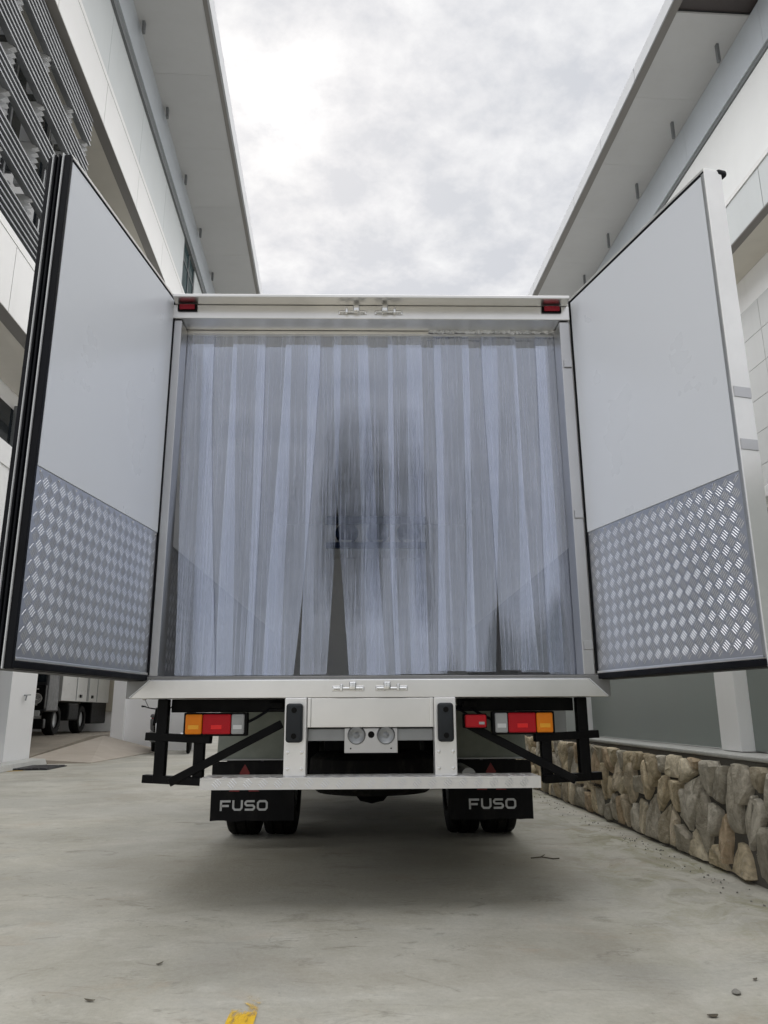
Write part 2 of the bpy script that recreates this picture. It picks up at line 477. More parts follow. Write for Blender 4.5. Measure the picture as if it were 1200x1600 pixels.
# --- wall stone
def stone():
    t = NT('field_stone')
    k = t.n('ShaderNodeObjectInfo')
    r = k.outputs['Random']
    rp = t.n('ShaderNodeValToRGB'); rp.color_ramp.interpolation = 'CONSTANT'
    els = rp.color_ramp.elements
    els[0].position = 0; els[0].color = (0.40, 0.385, 0.35, 1)
    els[1].position = 0.94; els[1].color = (0.58, 0.53, 0.45, 1)
    for p_, c_ in ((0.12, (0.56, 0.50, 0.39)), (0.26, (0.33, 0.32, 0.29)), (0.38, (0.60, 0.56, 0.47)), (0.5, (0.45, 0.40, 0.31)), (0.6, (0.50, 0.49, 0.46)), (0.72, (0.64, 0.58, 0.46)), (0.82, (0.44, 0.36, 0.27)), (0.89, (0.38, 0.35, 0.29))):
        q = els.new(p_); q.color = c_ + (1,)
    t.l(r, rp.inputs[0])
    va_ = t.n('ShaderNodeVectorMath', operation='ADD')
    cx = t.n('ShaderNodeCombineXYZ'); t.l(t.math('MULTIPLY', r, 40), cx.inputs[0])
    t.l(t.co, va_.inputs[0]); t.l(cx.outputs[0], va_.inputs[1])
    v = va_.outputs[0]
    n1_ = t.noise(9, 8, 0.68, v, 0.6)
    n2_ = t.noise(30, 6, 0.7, v)
    c = t.mixc(t.rng(n1_, 0.34, 0.66), t.mixc(1.0, rp.outputs[0], (0.73, 0.67, 0.57), 'MULTIPLY'), t.mixc(1.0, rp.outputs[0], (1.58, 1.5, 1.36), 'MULTIPLY'))
    c = t.mixc(t.rng(t.noise(16, 7, 0.7, v, 1.2), 0.58, 0.7, 0, 0.6), c, (0.64, 0.61, 0.54))
    c = t.mixc(t.rng(t.noise(13, 6, 0.7, v, 0.8), 0.6, 0.72, 0, 0.35), c, (0.27, 0.21, 0.14))
    t.set(color=c, rough=0.85, spec=0.3)
    t.bump(t.math('ADD', t.math('MULTIPLY', n1_, 1.0), t.math('MULTIPLY', n2_, 0.45)), 1.0, 0.04)
    return t.m
M_STONE = stone()

# --- clear PVC strip
def pvc():
    t = NT('clear_pvc')
    k = t.n('ShaderNodeObjectInfo')
    cx = t.n('ShaderNodeCombineXYZ'); t.l(t.math('MULTIPLY', k.outputs['Random'], 30), cx.inputs[0])
    va_ = t.n('ShaderNodeVectorMath', operation='ADD'); t.l(t.co, va_.inputs[0]); t.l(cx.outputs[0], va_.inputs[1])
    v = va_.outputs[0]
    s1 = t.noise(1.0, 6, 0.62, t.mapping((26, 6, 0.9), src=v), 0.5)
    s2 = t.noise(1.0, 5, 0.7, t.mapping((120, 20, 2.2), src=v), 0.3)
    fac = t.math('ADD', t.math('MULTIPLY', t.rng(s1, 0.46, 0.62), 0.11), t.math('MULTIPLY', t.rng(s2, 0.49, 0.60), 0.2))
    s3 = t.noise(1.0, 3, 0.6, t.mapping((210, 30, 1.2), (3, 0, 5), src=v), 0.2)
    fac = t.math('ADD', fac, t.math('MULTIPLY', t.rng(s3, 0.55, 0.62), 0.26))
    fac = t.math('ADD', fac, 0.055)
    bp = t.n('ShaderNodeBump'); bp.inputs['Strength'].default_value = 0.05; bp.inputs['Distance'].default_value = 0.02
    t.l(t.math('ADD', t.math('MULTIPLY', s1, 1.0), t.math('MULTIPLY', s2, 0.25)), bp.inputs['Height'])
    df = t.n('ShaderNodeBsdfDiffuse'); df.inputs[0].default_value = (0.67, 0.73, 1.0, 1)
    t.l(bp.outputs[0], df.inputs['Normal'])
    tl = t.n('ShaderNodeBsdfTranslucent'); tl.inputs[0].default_value = (0.80, 0.84, 1.0, 1)
    m1 = t.n('ShaderNodeMixShader'); m1.inputs[0].default_value = 0.4
    t.l(df.outputs[0], m1.inputs[1]); t.l(tl.outputs[0], m1.inputs[2])
    tr = t.n('ShaderNodeBsdfTransparent'); tr.inputs[0].default_value = (0.955, 0.965, 0.995, 1)
    m2 = t.n('ShaderNodeMixShader')
    t.l(fac, m2.inputs[0]); t.l(tr.outputs[0], m2.inputs[1]); t.l(m1.outputs[0], m2.inputs[2])
    gl_ = t.n('ShaderNodeBsdfGlossy'); gl_.inputs['Roughness'].default_value = 0.02; gl_.inputs[0].default_value = (0.80, 0.86, 1, 1)
    t.l(bp.outputs[0], gl_.inputs['Normal'])
    fr = t.n('ShaderNodeFresnel'); fr.inputs[0].default_value = 1.55
    t.l(bp.outputs[0], fr.inputs['Normal'])
    m3 = t.n('ShaderNodeMixShader')
    t.l(t.math('MULTIPLY', fr.outputs[0], 5.2, None, True), m3.inputs[0]); t.l(m2.outputs[0], m3.inputs[1]); t.l(gl_.outputs[0], m3.inputs[2])
    t.l(m3.outputs[0], t.out.inputs[0])
    return t.m
M_PVC = pvc()

# ================================================================== SETTING
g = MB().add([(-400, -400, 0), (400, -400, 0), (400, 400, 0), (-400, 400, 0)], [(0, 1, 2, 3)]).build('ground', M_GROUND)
tag(g, 'worn pale concrete yard with stains and trowel marks', kind='structure')

# worn yellow line near the camera
def yellow():
    t = NT('worn_yellow_paint')
    n = t.noise(9, 9, 0.75, t.mapping((1.2, 0.7, 1), (2, 5, 0)), 0.8)
    sx = t.n('ShaderNodeSeparateXYZ'); t.l(t.co, sx.inputs[0])
    wear = t.math('ADD', n, t.rng(sx.outputs[1], 2.53, 2.8, 0.13, -0.2))
    wear = t.math('ADD', wear, t.rng(sx.outputs[0], -0.41, -0.35, -0.05, 0.05))
    t.set(color=t.mixc(t.rng(n, 0.4, 0.6), (0.62, 0.36, 0.02), (0.75, 0.48, 0.02)), rough=0.6)
    tr = t.n('ShaderNodeBsdfTransparent')
    m = t.n('ShaderNodeMixShader')
    t.l(t.rng(wear, 0.44, 0.56), m.inputs[0]); t.l(tr.outputs[0], m.inputs[1]); t.l(t.b.outputs[0], m.inputs[2])
    t.l(m.outputs[0], t.out.inputs[0])
    return t.m
yl = MB().add([(-0.408, 1.2, 0.004), (-0.318, 1.2, 0.004), (-0.344, 2.9, 0.004), (-0.425, 2.9, 0.004)], [(0, 1, 2, 3)]).build('painted_line', yellow())
tag(yl, 'worn yellow line painted on the concrete in the foreground', kind='structure')

# ================================================================== BUILDINGS (own axis, turned slightly from the truck's)
PHI = 0.0463
PIT = 3.05
def bxo(parent, name, mat, *b, bevel=0.0, label=None):
    o = MB().box(*b).build(name, mat, parent, bevel)
    if label: o['label'] = label
    return o

# ---------- left building
LB = thing('factory_building', 'tall white panelled building left of the truck with louvre screens', 'building', (0, 0, 0), PHI)
Y0, Y1 = 5.0, 62.0
bxo(LB, 'wall', M_RENDER, -16, -6.75, Y0, Y1, 5.3, 18.9)
bxo(LB, 'wall', M_RENDER, -16, -6.75, Y0, 13.6, 0.0, 5.29)
bxo(LB, 'wall', M_RENDER, -16, -5.6, 24.4, Y1, 0.0, 5.29)
def band(parent, x_out, x_in, z0, z1, y_start, y_end, mat, joint=0.02, name='wall_panel', pit=PIT):
    y = y_start
    me = MB().box(min(x_out, x_in), max(x_out, x_in), joint / 2, pit - joint / 2, z0, z1).mesh(name, mat)
    while y < y_end:
        if y > Y0 - 0.6: link(name, me, parent, (0, y, 0))
        y += pit
# lower and upper white bands with dark backing
for zz0, zz1, off in ((7.4, 8.8, 11.85), (14.2, 15.5, 15.27)):
    bxo(LB, 'wall', M_DARKTRIM, -6.74, -5.56, Y0, Y1, zz0 + 0.03, zz1 - 0.03)
    band(LB, -5.5, -5.555, zz0, zz1 - 0.16, off - 9 * PIT, 60, M_WHITE_CLAD)
    bxo(LB, 'coping', M_WHITE_CLAD, -5.9, -5.492, Y0, Y1, zz1 - 0.15, zz1)
    bxo(LB, 'flashing', M_BROWN, -5.75, -5.51, Y0, Y1, zz0 - 0.012, zz0 + 0.02)
    bxo(LB, 'soffit', M_BEIGE, -6.74, -5.752, Y0, Y1, zz0 - 0.004, zz0 + 0.025)
# upper cladding, gutter, fascia, eaves
bxo(LB, 'wall', M_DARKTRIM, -6.74, -5.62, Y0, Y1, 15.5, 19.0)
yy = 15.27 - 3 * PIT
me_cl = MB().box(-5.61, -5.53, 0.006, PIT - 0.006, 15.505, 17.45).mesh('cladding_panel', M_GREY_CLAD)
while yy < 23.3:
    link('cladding_panel', me_cl, LB, (0, yy, 0)); yy += PIT
for k in range(5):
    yw = 23.5 + k * 6.1
    w_ = bxo(LB, 'window', M_GLASS_T, -5.61, -5.57, yw, yw + 3.0, 15.51, 17.44)
    fr = MB()
    for q in range(4): fr.box(-5.568, -5.54, yw + q * 0.98, yw + q * 0.98 + 0.06, 15.51, 17.44)
    fr.box(-5.568, -5.545, yw, yw + 3.0, 16.7, 16.75)
    fr.build('frame', M_DARKTRIM, w_)
    link('cladding_panel', me_cl, LB, (0, yw + 3.05, 0))
bxo(LB, 'gutter', M_DARKTRIM, -5.62, -5.46, Y0, Y1, 17.46, 17.62)
bxo(LB, 'gutter', M_DARKTRIM, -5.62, -5.53, Y0, Y1, 17.622, 17.82)
bxo(LB, 'eave_fascia', M_BLUE_CLAD, -5.62, -5.45, Y0, Y1, 17.825, 19.0)
yy = 15.6
me_sf = MB().box(-5.6, -3.64, 0.003, PIT - 0.003, 19.005, 19.06).mesh('soffit', M_SOFFIT)
while yy < 60:
    link('soffit', me_sf, LB, (0, yy, 0)); yy += PIT
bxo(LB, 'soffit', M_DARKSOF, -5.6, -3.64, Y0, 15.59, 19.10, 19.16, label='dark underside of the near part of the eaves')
bxo(LB, 'flashing', M_BROWN, -3.638, -3.49, Y0, Y1, 18.99, 19.05)
band(LB, -3.46, -3.52, 18.985, 19.66, 15.6 - 9 * PIT, 60, M_EAVE, 0.02, 'fascia_panel')
bxo(LB, 'roof', M_DARKTRIM, -16, -3.53, Y0, Y1, 19.165, 19.6)
me_pg = MB().box(-0.035, 0.035, -0.06, 0.06, -0.34, 0).mesh('hanger', M_DARKTRIM)
for k in range(-3, 11):
    link('hanger', me_pg, LB, (-5.32, 16.95 + PIT * k, 19.0))
# louvre screens in the upper recess
def louvre(parent, xf, packs, y_start, y_end, sgn):
    for zt, nf, ye in packs:
        mf = MB().prism([(xf, 0.0), (xf - sgn * 0.16, 0.055), (xf - sgn * 0.165, 0.035), (xf - sgn * 0.005, -0.03)], 'y', y_start, ye)
        me = mf.mesh('louvre_fin', M_LOUVRE)
        for i in range(nf):
            link('louvre_fin', me, parent, (0, 0, zt - 0.13 * i - 0.05))
        # toothed light brackets carry the pack
        tb = MB()
        n = 7
        poly = [(xf - sgn * 0.19, 0.0), (xf - sgn * 0.42, 0.0), (xf - sgn * 0.42, -0.13 * n), (xf - sgn * 0.19, -0.13 * n)]
        for i in range(n - 1, -1, -1):
            poly += [(xf - sgn * 0.05, -0.13 * i - 0.10), (xf - sgn * 0.19, -0.13 * i - 0.015)]
        tb.prism([(a, b) for a, b in poly[:-1]], 'y', -0.05, 0.05)
        mt = tb.mesh('louvre_bracket', M_BRACK)
        for y in (8.6, 9.95, 11.3, 12.65, 14.0, 15.0):
            if y <= ye + 0.1: link('louvre_bracket', mt, parent, (0, y, zt - 0.13 * nf + 0.15))
louvre(LB, -5.66, [(14.12, 6, 15.05), (12.95, 6, 15.05), (11.75, 4, 15.05), (10.75, 5, 15.05), (9.75, 6, 15.05)], 5.2, 15.05, 1)
for k in range(7):
    yw = 5.1 + k * 2.05
    if yw + 1.9 > 20: break
    w_ = bxo(LB, 'window', M_GLASS, -6.74, -6.70, yw, yw + 2.04, 8.85, 14.15)
    fr = MB()
    fr.box(-6.699, -6.64, yw, yw + 0.07, 8.85, 14.15); fr.box(-6.699, -6.64, yw + 1.83, yw + 1.9, 8.85, 14.15)
    for z in (9.2, 10.6, 12.0, 13.23): fr.box(-6.698, -6.65, yw + 0.071, yw + 1.829, z, z + 0.07)
    fr.build('frame', M_LOUVRE, w_)
# lower recess glazing, ground floor
for k in range(8):
    yw = 5.1 + k * 2.05
    w_ = bxo(LB, 'window', M_GLASS, -6.74, -6.70, yw, yw + 1.95, 5.35, 7.0)
    MB().box(-6.699, -6.64, yw + 1.951, yw + 2.049, 5.35, 7.1).build('frame', M_DARKTRIM, w_)
bxo(LB, 'canopy', M_RENDER, -6.74, -5.5, Y0, Y1, 4.9, 5.28)
bxo(LB, 'wall', M_RENDER, -6.74, -5.52, Y0, 30, 2.9, 4.895)
bxo(LB, 'column', M_RENDER, -6.2, -5.5, 13.75, 14.9, 0.0, 2.895)
for k in range(4):
    yw = 11.6 - k * 2.1
    w_ = bxo(LB, 'shop_window', M_GLASS_T, -5.80, -5.76, yw, yw + 2.08, 0.45, 2.895)
    fr = MB().box(-5.758, -5.70, yw + 2.0, yw + 2.08, 0.45, 2.895).box(-5.758, -5.70, yw, yw + 1.999, 0.45, 0.52).box(-5.758, -5.70, yw, yw + 1.999, 1.0, 1.05)
    fr.build('frame', M_DARKTRIM, w_)
bxo(LB, 'plinth', M_RENDER, -5.82, -5.6, Y0, 13.745, 0.0, 0.445)
hk = MB().bar((-5.5, 14.35, 1.21), (-5.44, 14.35, 1.21), 0.02, 0.02).bar((-5.445, 14.25, 1.21), (-5.445, 14.5, 1.22), 0.02, 0.02).bar((-5.445, 14.33, 1.21), (-5.445, 14.30, 1.12), 0.02, 0.02)
hk.build('wall_tap', M_HINGE, LB)
# garage room
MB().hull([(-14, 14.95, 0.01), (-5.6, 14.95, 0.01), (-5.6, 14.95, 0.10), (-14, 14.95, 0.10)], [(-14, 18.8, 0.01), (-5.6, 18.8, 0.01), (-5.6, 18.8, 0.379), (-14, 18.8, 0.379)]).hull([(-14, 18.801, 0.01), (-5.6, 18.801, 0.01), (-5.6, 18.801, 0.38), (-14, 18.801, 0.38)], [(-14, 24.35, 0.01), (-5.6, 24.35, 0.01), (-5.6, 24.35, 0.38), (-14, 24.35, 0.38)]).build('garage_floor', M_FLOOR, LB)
bxo(LB, 'garage_ceiling', M_RENDER, -14, -5.6, 14.95, 24.35, 3.6, 3.9)
bxo(LB, 'garage_wall', M_RENDER, -14.2, -6.21, 13.65, 14.9, 0.0, 5.2)
bxo(LB, 'garage_wall', M_SHUT, -14.2, -14.0, 14.95, 24.3, 1.55, 3.6, label='half raised beige shutter at the back of the garage')
bxo(LB, 'garage_wall', M_SHUT, -14.0, -6.2, 24.2, 24.39, 0.95, 3.6, label='beige wall at the far end of the garage')
# projecting white wall past the garage
pw = MB().box(-5.45, -3.2, 20.0, 20.3, 0.0, 2.9).box(-5.45, -5.15, 19.85, 19.999, 0.0, 2.9).build('boundary_wall', M_RENDER, None, 0, rotz=PHI)
tag(pw, 'white wall standing out beyond the garage opening', 'wall')
# kerb and ramp
kb = MB().prism([(-5.48, 0.0), (-5.16, 0.0), (-5.2, 0.10), (-5.48, 0.11)], 'y', Y0, 14.88).build('kerb', M_LEDGE, None, 0.01, rotz=PHI)
tag(kb, 'low concrete kerb along the white column', kind='structure')
rp = MB().hull([(-5.59, 14.96, 0.0), (-4.45, 15.1, 0.0), (-4.45, 15.1, 0.012), (-5.59, 14.96, 0.09)], [(-5.59, 19.84, 0.0), (-4.15, 19.84, 0.0), (-4.15, 19.84, 0.012), (-5.59, 19.84, 0.37)]).build('ramp', M_RAMP, None, rotz=PHI)
tag(rp, 'reddish concrete ramp rising into the garage', kind='structure')
dr = thing('drain_cover', 'dark steel drain cover let into the yard by the garage ramp', 'drain cover', (0, 0, 0), PHI)
MB().box(-5.35, -4.62, 13.35, 14.3, 0.002, 0.018).build('frame', M_DRAIN, dr)
for k in range(6):
    MB().box(-5.33 + 0.117 * k, -5.235 + 0.117 * k, 13.37, 14.28, 0.019, 0.03).build('slat', M_DRAIN, dr)
yl2 = MB().add([(-6.3, 12.2, 0.004), (-4.95, 13.25, 0.004), (-5.02, 13.34, 0.004), (-6.3, 12.4, 0.004)], [(0, 1, 2, 3)]).build('painted_line', M_YELLOW_D, None, rotz=PHI)
tag(yl2, 'faded yellow line on the ground by the drain cover', kind='structure')

# ---------- right building
RB = thing('factory_building', 'tall grey and white building on the right beyond the stone wall', 'building', (0, 0, 0), PHI)
XR = 11.5
Y0 = 6.0
bxo(RB, 'wall', M_RENDER, 12.75, 22, Y0, Y1, 0.0, 19.6)
bxo(RB, 'wall', M_WHITE_WALL, XR + 0.02, 12.74, Y0, Y1, 15.5, 18.18, label='smooth pale wall under the eaves')
bxo(RB, 'wall', M_DARKTRIM, XR + 0.1, 12.74, Y0, Y1, 14.14, 15.49)
bxo(RB, 'coping', M_WHITE_CLAD, XR - 0.04, XR + 0.09, Y0, Y1, 15.36, 15.5)
me = MB().box(XR, XR + 0.09, 0.012, PIT - 0.012, 14.1, 15.355).mesh('wall_panel', M_GREY_CLAD)
for k in range(-4, 15): link('wall_panel', me, RB, (0, 17.15 + PIT * k, 0))
bxo(RB, 'flashing', M_BROWN, XR + 0.005, XR + 0.25, Y0, Y1, 14.06, 14.095)
bxo(RB, 'soffit', M_BEIGE, XR + 0.252, 12.74, Y0, Y1, 14.07, 14.11)
bxo(RB, 'gutter', M_DARKTRIM, XR - 0.02, XR + 0.3, Y0, Y1, 18.2, 18.34)
me = MB().box(XR - 0.06, XR + 0.3, 0.006, PIT * 1.5 - 0.006, 18.345, 19.76).mesh('eave_fascia', M_BLUE_CLAD)
for k in range(-3, 10): link('eave_fascia', me, RB, (0, 20.6 + PIT * 1.5 * k, 0))
me = MB().box(9.36, XR + 0.3, 0.003, PIT - 0.003, 19.77, 19.83).mesh('soffit', M_SOFFIT)
for k in range(15): link('soffit', me, RB, (0, 16.45 + PIT * k, 0))
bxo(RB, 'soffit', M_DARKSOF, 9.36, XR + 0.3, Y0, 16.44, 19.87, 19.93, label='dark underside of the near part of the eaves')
bxo(RB, 'flashing', M_BROWN, 9.13, 9.358, Y0, Y1, 19.75, 19.82)
me = MB().box(9.08, 9.12, 0.012, PIT - 0.012, 19.74, 20.2).mesh('fascia_panel', M_EAVE)
for k in range(-4, 14): link('fascia_panel', me, RB, (0, 18.8 + PIT * k, 0))
bxo(RB, 'roof', M_DARKTRIM, 9.125, 22, Y0, Y1, 19.935, 20.15)
for k in range(-3, 11): link('hanger', MB().box(-0.04, 0.04, -0.05, 0.05, -0.62, 0).mesh('hanger', M_DARKTRIM), RB, (XR - 0.5, 17.42 + PIT * k, 19.77))
me = MB().box(12.66, 12.745, 0.008, 1.5 - 0.008, 0.008, 1.0 - 0.008).mesh('wall_tile', M_TILE)
for i in range(8):
    for j in range(10):
        link('wall_tile', me, RB, (0, 15.35 + 1.5 * i, 2.95 + 1.0 * j))

# ================================================================== STONE WALL with the grey-green screen wall on it
WA = 0.012                      # direction of the wall against the truck's axis
SW = thing('stone_wall', 'low retaining wall of rough beige stones right of the truck', 'wall', (2.035, 0, 0), WA)
ZS = 0.61
WY0, WY1 = 0.6, 14.6
MB().prism([(0.045, 0.0), (0.5, 0.0), (0.5, ZS + 0.003), (0.09, ZS + 0.003)], 'y', -14, 24).build('core', M_MORTAR, SW)
MB().box(0.075, 0.52, -14, 24, ZS + 0.005, ZS + 0.032).build('coping', M_LEDGE, SW, 0.008)
def clip(poly, a, b, c):
    """keep a*x+b*y<=c"""
    outp = []
    for i in range(len(poly)):
        p, q = poly[i], poly[(i + 1) % len(poly)]
        dp, dq = a * p[0] + b * p[1] - c, a * q[0] + b * q[1] - c
        if dp <= 0: outp.append(p)
        if dp * dq < 0:
            t_ = dp / (dp - dq)
            outp.append((p[0] + (q[0] - p[0]) * t_, p[1] + (q[1] - p[1]) * t_))
    return outp
rs = random.Random(11)
seeds = []
cw, ch = 0.178, 0.205
nx = int((WY1 - WY0) / cw)
for i in range(nx):
    for j in range(3):
        seeds.append((WY0 + (i + 0.5 + rs.uniform(-0.55, 0.55) + (0.5 if j == 1 else 0)) * cw, (j + 0.5 + rs.uniform(-0.48, 0.48)) * ch))
AN = 0.72                       # stones stand a little taller than wide
for si, (sx, sz) in enumerate(seeds):
    poly = [(sx - 0.25, 0.0), (sx + 0.25, 0.0), (sx + 0.25, ZS + rs.uniform(-0.015, 0.0)), (sx - 0.25, ZS + rs.uniform(-0.015, 0.0))]
    for sj, (tx, tz) in enumerate(seeds):
        if sj == si or abs(tx - sx) > 0.5: continue
        ax, az = (tx - sx), (tz - sz) * AN * AN
        c_ = ax * (tx + sx) / 2 + az * (tz + sz) / 2
        poly = clip(poly, ax, az, c_)
        if len(poly) < 3: break
    if len(poly) < 3: continue
    cx_ = sum(p[0] for p in poly) / len(poly); cz_ = sum(p[1] for p in poly) / len(poly)
    # shrink for the joint, knock the corners off, resample
    gap = rs.uniform(0.011, 0.022)
    sh = []
    for p in poly:
        d_ = math.hypot(p[0] - cx_, p[1] - cz_)
        k_ = max(0.3, (d_ - gap * 1.3) / max(d_, 1e-6))
        sh.append((cx_ + (p[0] - cx_) * k_, cz_ + (p[1] - cz_) * k_))
    rd = []
    for i in range(len(sh)):
        p, q = sh[i], sh[(i + 1) % len(sh)]
        ct = rs.uniform(0.06, 0.2)
        rd.append((p[0] + (q[0] - p[0]) * ct, p[1] + (q[1] - p[1]) * ct))
        rd.append((p[0] + (q[0] - p[0]) * 0.5 + rs.uniform(-.004, .004), p[1] + (q[1] - p[1]) * 0.5 + rs.uniform(-.004, .004)))
        rd.append((p[0] + (q[0] - p[0]) * (1 - ct), p[1] + (q[1] - p[1]) * (1 - ct)))
    n = len(rd)
    prot = rs.uniform(0.024, 0.045)
    tx_, tz_ = rs.uniform(-0.2, 0.2), rs.uniform(-0.2, 0.2)
    V_, F_ = [], []
    rings = ((1.0, -0.03), (1.0, prot * 0.4), (0.95, prot * 0.8), (0.8, prot * 0.97), (0.42, prot))
    for s_, d_ in rings:
        for (a, b) in rd:
            u_, w_ = (a - cx_) * s_, (b - cz_) * s_
            j_ = (rs.uniform(-0.007, 0.007) if d_ > 0.02 else 0)
            base = 0.045 + 0.03 * (cz_ + w_) / ZS
            V_.append((base - d_ - j_ - (tx_ * u_ + tz_ * w_ if d_ > 0 else 0), u_, w_))
    for r_ in range(len(rings) - 1):
        for i in range(n):
            F_.append((r_ * n + i, r_ * n + (i + 1) % n, (r_ + 1) * n + (i + 1) % n, (r_ + 1) * n + i))
    V_.append((0.045 + 0.03 * cz_ / ZS - prot * 1.02, 0, 0))
    for i in range(n): F_.append(((len(rings) - 1) * n + i, (len(rings) - 1) * n + (i + 1) % n, len(V_) - 1))
    o = MB().add(V_, F_).build('stone', M_STONE, SW, smooth=True, loc=(0, cx_, cz_))

FW = thing('screen_wall', 'grey green screen wall with white posts standing on the stone wall', 'wall', (2.035, 0, 0), WA)
for k in range(-5, 8):
    yk = 4.63 + k * 3.2
    MB().box(0.285, 0.335, yk + 0.26, yk + 3.2 - 0.005, ZS + 0.04, 2.0).build('wall_panel', M_GREEN, FW)
    MB().box(0.20, 0.42, yk, yk + 0.25, ZS + 0.036, 2.04).build('post', M_RENDER, FW, 0.006)
MB().box(0.25, 0.37, -12, 26, 2.045, 2.11).build('coping', M_RENDER, FW, 0.005)

# ================================================================== THE TRUCK
CX = 0.02
TR = thing('box_truck', 'white refrigerated box truck seen from behind with both rear doors open', 'truck', (0, 0, 0))
def tp(mb, name, mat, parent=None, bevel=0.0, smooth=False, label=None, loc=None, rotz=None):
    o = mb.build(name, mat, parent or TR, bevel, smooth, loc, rotz)
    if label: o['label'] = label
    return o
YB = 3.87
YF = 8.75
ZF = 1.055
# box shell
tp(MB().box(CX - 1.165, CX - 1.105, YB + 0.05, YF + 0.06, 0.96, 3.10), 'side_wall', M_PANEL_IN, bevel=0.004)
tp(MB().box(CX + 1.105, CX + 1.165, YB + 0.05, YF + 0.06, 0.96, 3.10), 'side_wall', M_PANEL_IN, bevel=0.004)
tp(MB().box(CX - 1.104, CX + 1.104, YF, YF + 0.06, 1.0, 3.05), 'front_wall', M_PANEL_IN)
tp(MB().box(CX - 1.104, CX + 1.104, YB + 0.05, YF - 0.001, 0.96, ZF), 'load_floor', M_PANEL_IN)
tp(MB().box(CX - 1.165, CX + 1.165, YB + 0.0, YF + 0.06, 3.101, 3.125).box(CX - 1.104, CX + 1.104, YB + 0.12, YF - 0.001, 3.03, 3.10), 'roof', M_PANEL_IN)

# embossed five-bar plate: one sheet with raised bars
def plate_bars(mb, u0, u1, z0, z1, place, a=0.043):
    cu, cz = (u0 + u1) / 2, (z0 + z1) / 2
    n = int(max(u1 - u0, z1 - z0) / a) + 2
    c45 = math.sqrt(0.5)
    for i in range(-n, n):
        for j in range(-n, n):
            u = cu + (i - j) * a * c45; z = cz + (i + j) * a * c45
            d = (c45, c45) if (i + j) % 2 else (c45, -c45)
            nn = (-d[1], d[0])
            for k in range(4):
                L_ = 0.0195 - abs(k - 1.5) * 0.0014
                bu, bz = u + nn[0] * (k - 1.5) * 0.0104, z + nn[1] * (k - 1.5) * 0.0104
                if not (u0 + 0.016 < bu < u1 - 0.016 and z0 + 0.016 < bz < z1 - 0.016): continue
                def q(s_, t_, h_): return place(bu + d[0] * s_ + nn[0] * t_, bz + d[1] * s_ + nn[1] * t_, h_)
                w = 0.0019
                mb.add([q(-L_, 0, 0), q(-L_ * .6, -w, 0), q(L_ * .6, -w, 0), q(L_, 0, 0), q(L_ * .6, w, 0), q(-L_ * .6, w, 0), q(-L_ * .75, 0, .0012), q(L_ * .75, 0, .0012)],
                       [(0, 1, 6), (1, 2, 7, 6), (2, 3, 7), (3, 4, 7), (4, 5, 6, 7), (5, 0, 6)])
    return mb
for s in (-1, 1):
    xw = CX + s * 1.1045
    mb = MB().box(min(xw, xw - s * 0.003), max(xw, xw - s * 0.003), YB + 0.13, YF - 0.002, ZF + 0.001, 1.77)
    kp = tp(mb, 'kick_plate', M_CHECK)
    tp(plate_bars(MB(), YB + 0.13, YB + 2.0, ZF + 0.03, 1.77, lambda u, z, h, s=s, xw=xw: (xw - s * (0.003 + h), u, z)), 'tread_bars', M_BAR, kp)
tp(MB().box(CX - 1.10, CX + 1.10, YF - 0.004, YF - 0.0005, ZF + 0.001, 1.65), 'kick_plate', M_PANEL_IN, label='flat pale kick panel on the front wall of the load box')
ev = tp(MB().hull([(-0.47, 8.2, 2.66), (0.62, 8.2, 2.66), (0.62, 8.74, 2.62), (-0.47, 8.74, 2.62)], [(-0.47, 8.25, 2.99), (0.62, 8.25, 2.99), (0.62, 8.74, 2.99), (-0.47, 8.74, 2.99)]), 'evaporator', M_PANEL_IN, bevel=0.012)
tp(MB().box(-0.475, 0.625, 8.17, 8.22, 2.90, 2.985), 'band', M_NAVY, ev)
tp(MB().box(-0.475, 0.625, 8.16, 8.21, 2.625, 2.69), 'band', M_NAVY, ev)
for k in range(3):
    fx = -0.25 + k * 0.34
    tp(MB().lathe([(0.10, 0), (0.125, -0.012), (0.13, 0.02)], (fx, 8.21, 2.80)), 'fan_ring', M_NAVY, ev, smooth=True)
    fb = MB()
    for a_ in range(5):
        an = a_ * 2 * math.pi / 5
        fb.bar((fx, 8.205, 2.80), (fx + 0.095 * math.cos(an), 8.215, 2.80 + 0.095 * math.sin(an)), 0.03, 0.004, (0, 1, 0.4))
    tp(fb, 'fan', M_NAVY, ev)

# rear portal
XL0, XL1, XR0, XR1 = -1.095, -1.043, 1.067, 1.125
tp(MB().box(XL0, XL1, YB - 0.02, YB + 0.11, 1.057, 3.0), 'portal_post', M_ALU_P, bevel=0.004)
tp(MB().box(XR0, XR1, YB - 0.02, YB + 0.11, 1.057, 3.0), 'portal_post', M_ALU_P, bevel=0.004)
tp(MB().box(XL0, XR1, YB - 0.035, YB + 0.10, 3.005, 3.088), 'portal_beam', M_ALU, bevel=0.004)
tp(MB().hull([(-1.075, YB - 0.125, 3.086), (1.105, YB - 0.125, 3.086), (1.125, YB + 0.1, 3.094), (-1.095, YB + 0.1, 3.094)],
             [(-1.075, YB - 0.125, 3.104), (1.105, YB - 0.125, 3.104), (1.125, YB + 0.1, 3.128), (-1.095, YB + 0.1, 3.128)]), 'drip_rail', M_ALU, bevel=0.003)
for s, xh in ((1, XR0 + 0.028),):
    for zz in (1.18, 1.86, 2.72):
        tp(MB().box(xh - 0.018, xh + 0.026 if s > 0 else xh + 0.018, YB - 0.031, YB - 0.021, zz, zz + 0.045), 'hinge', M_ALU_P, bevel=0.002)
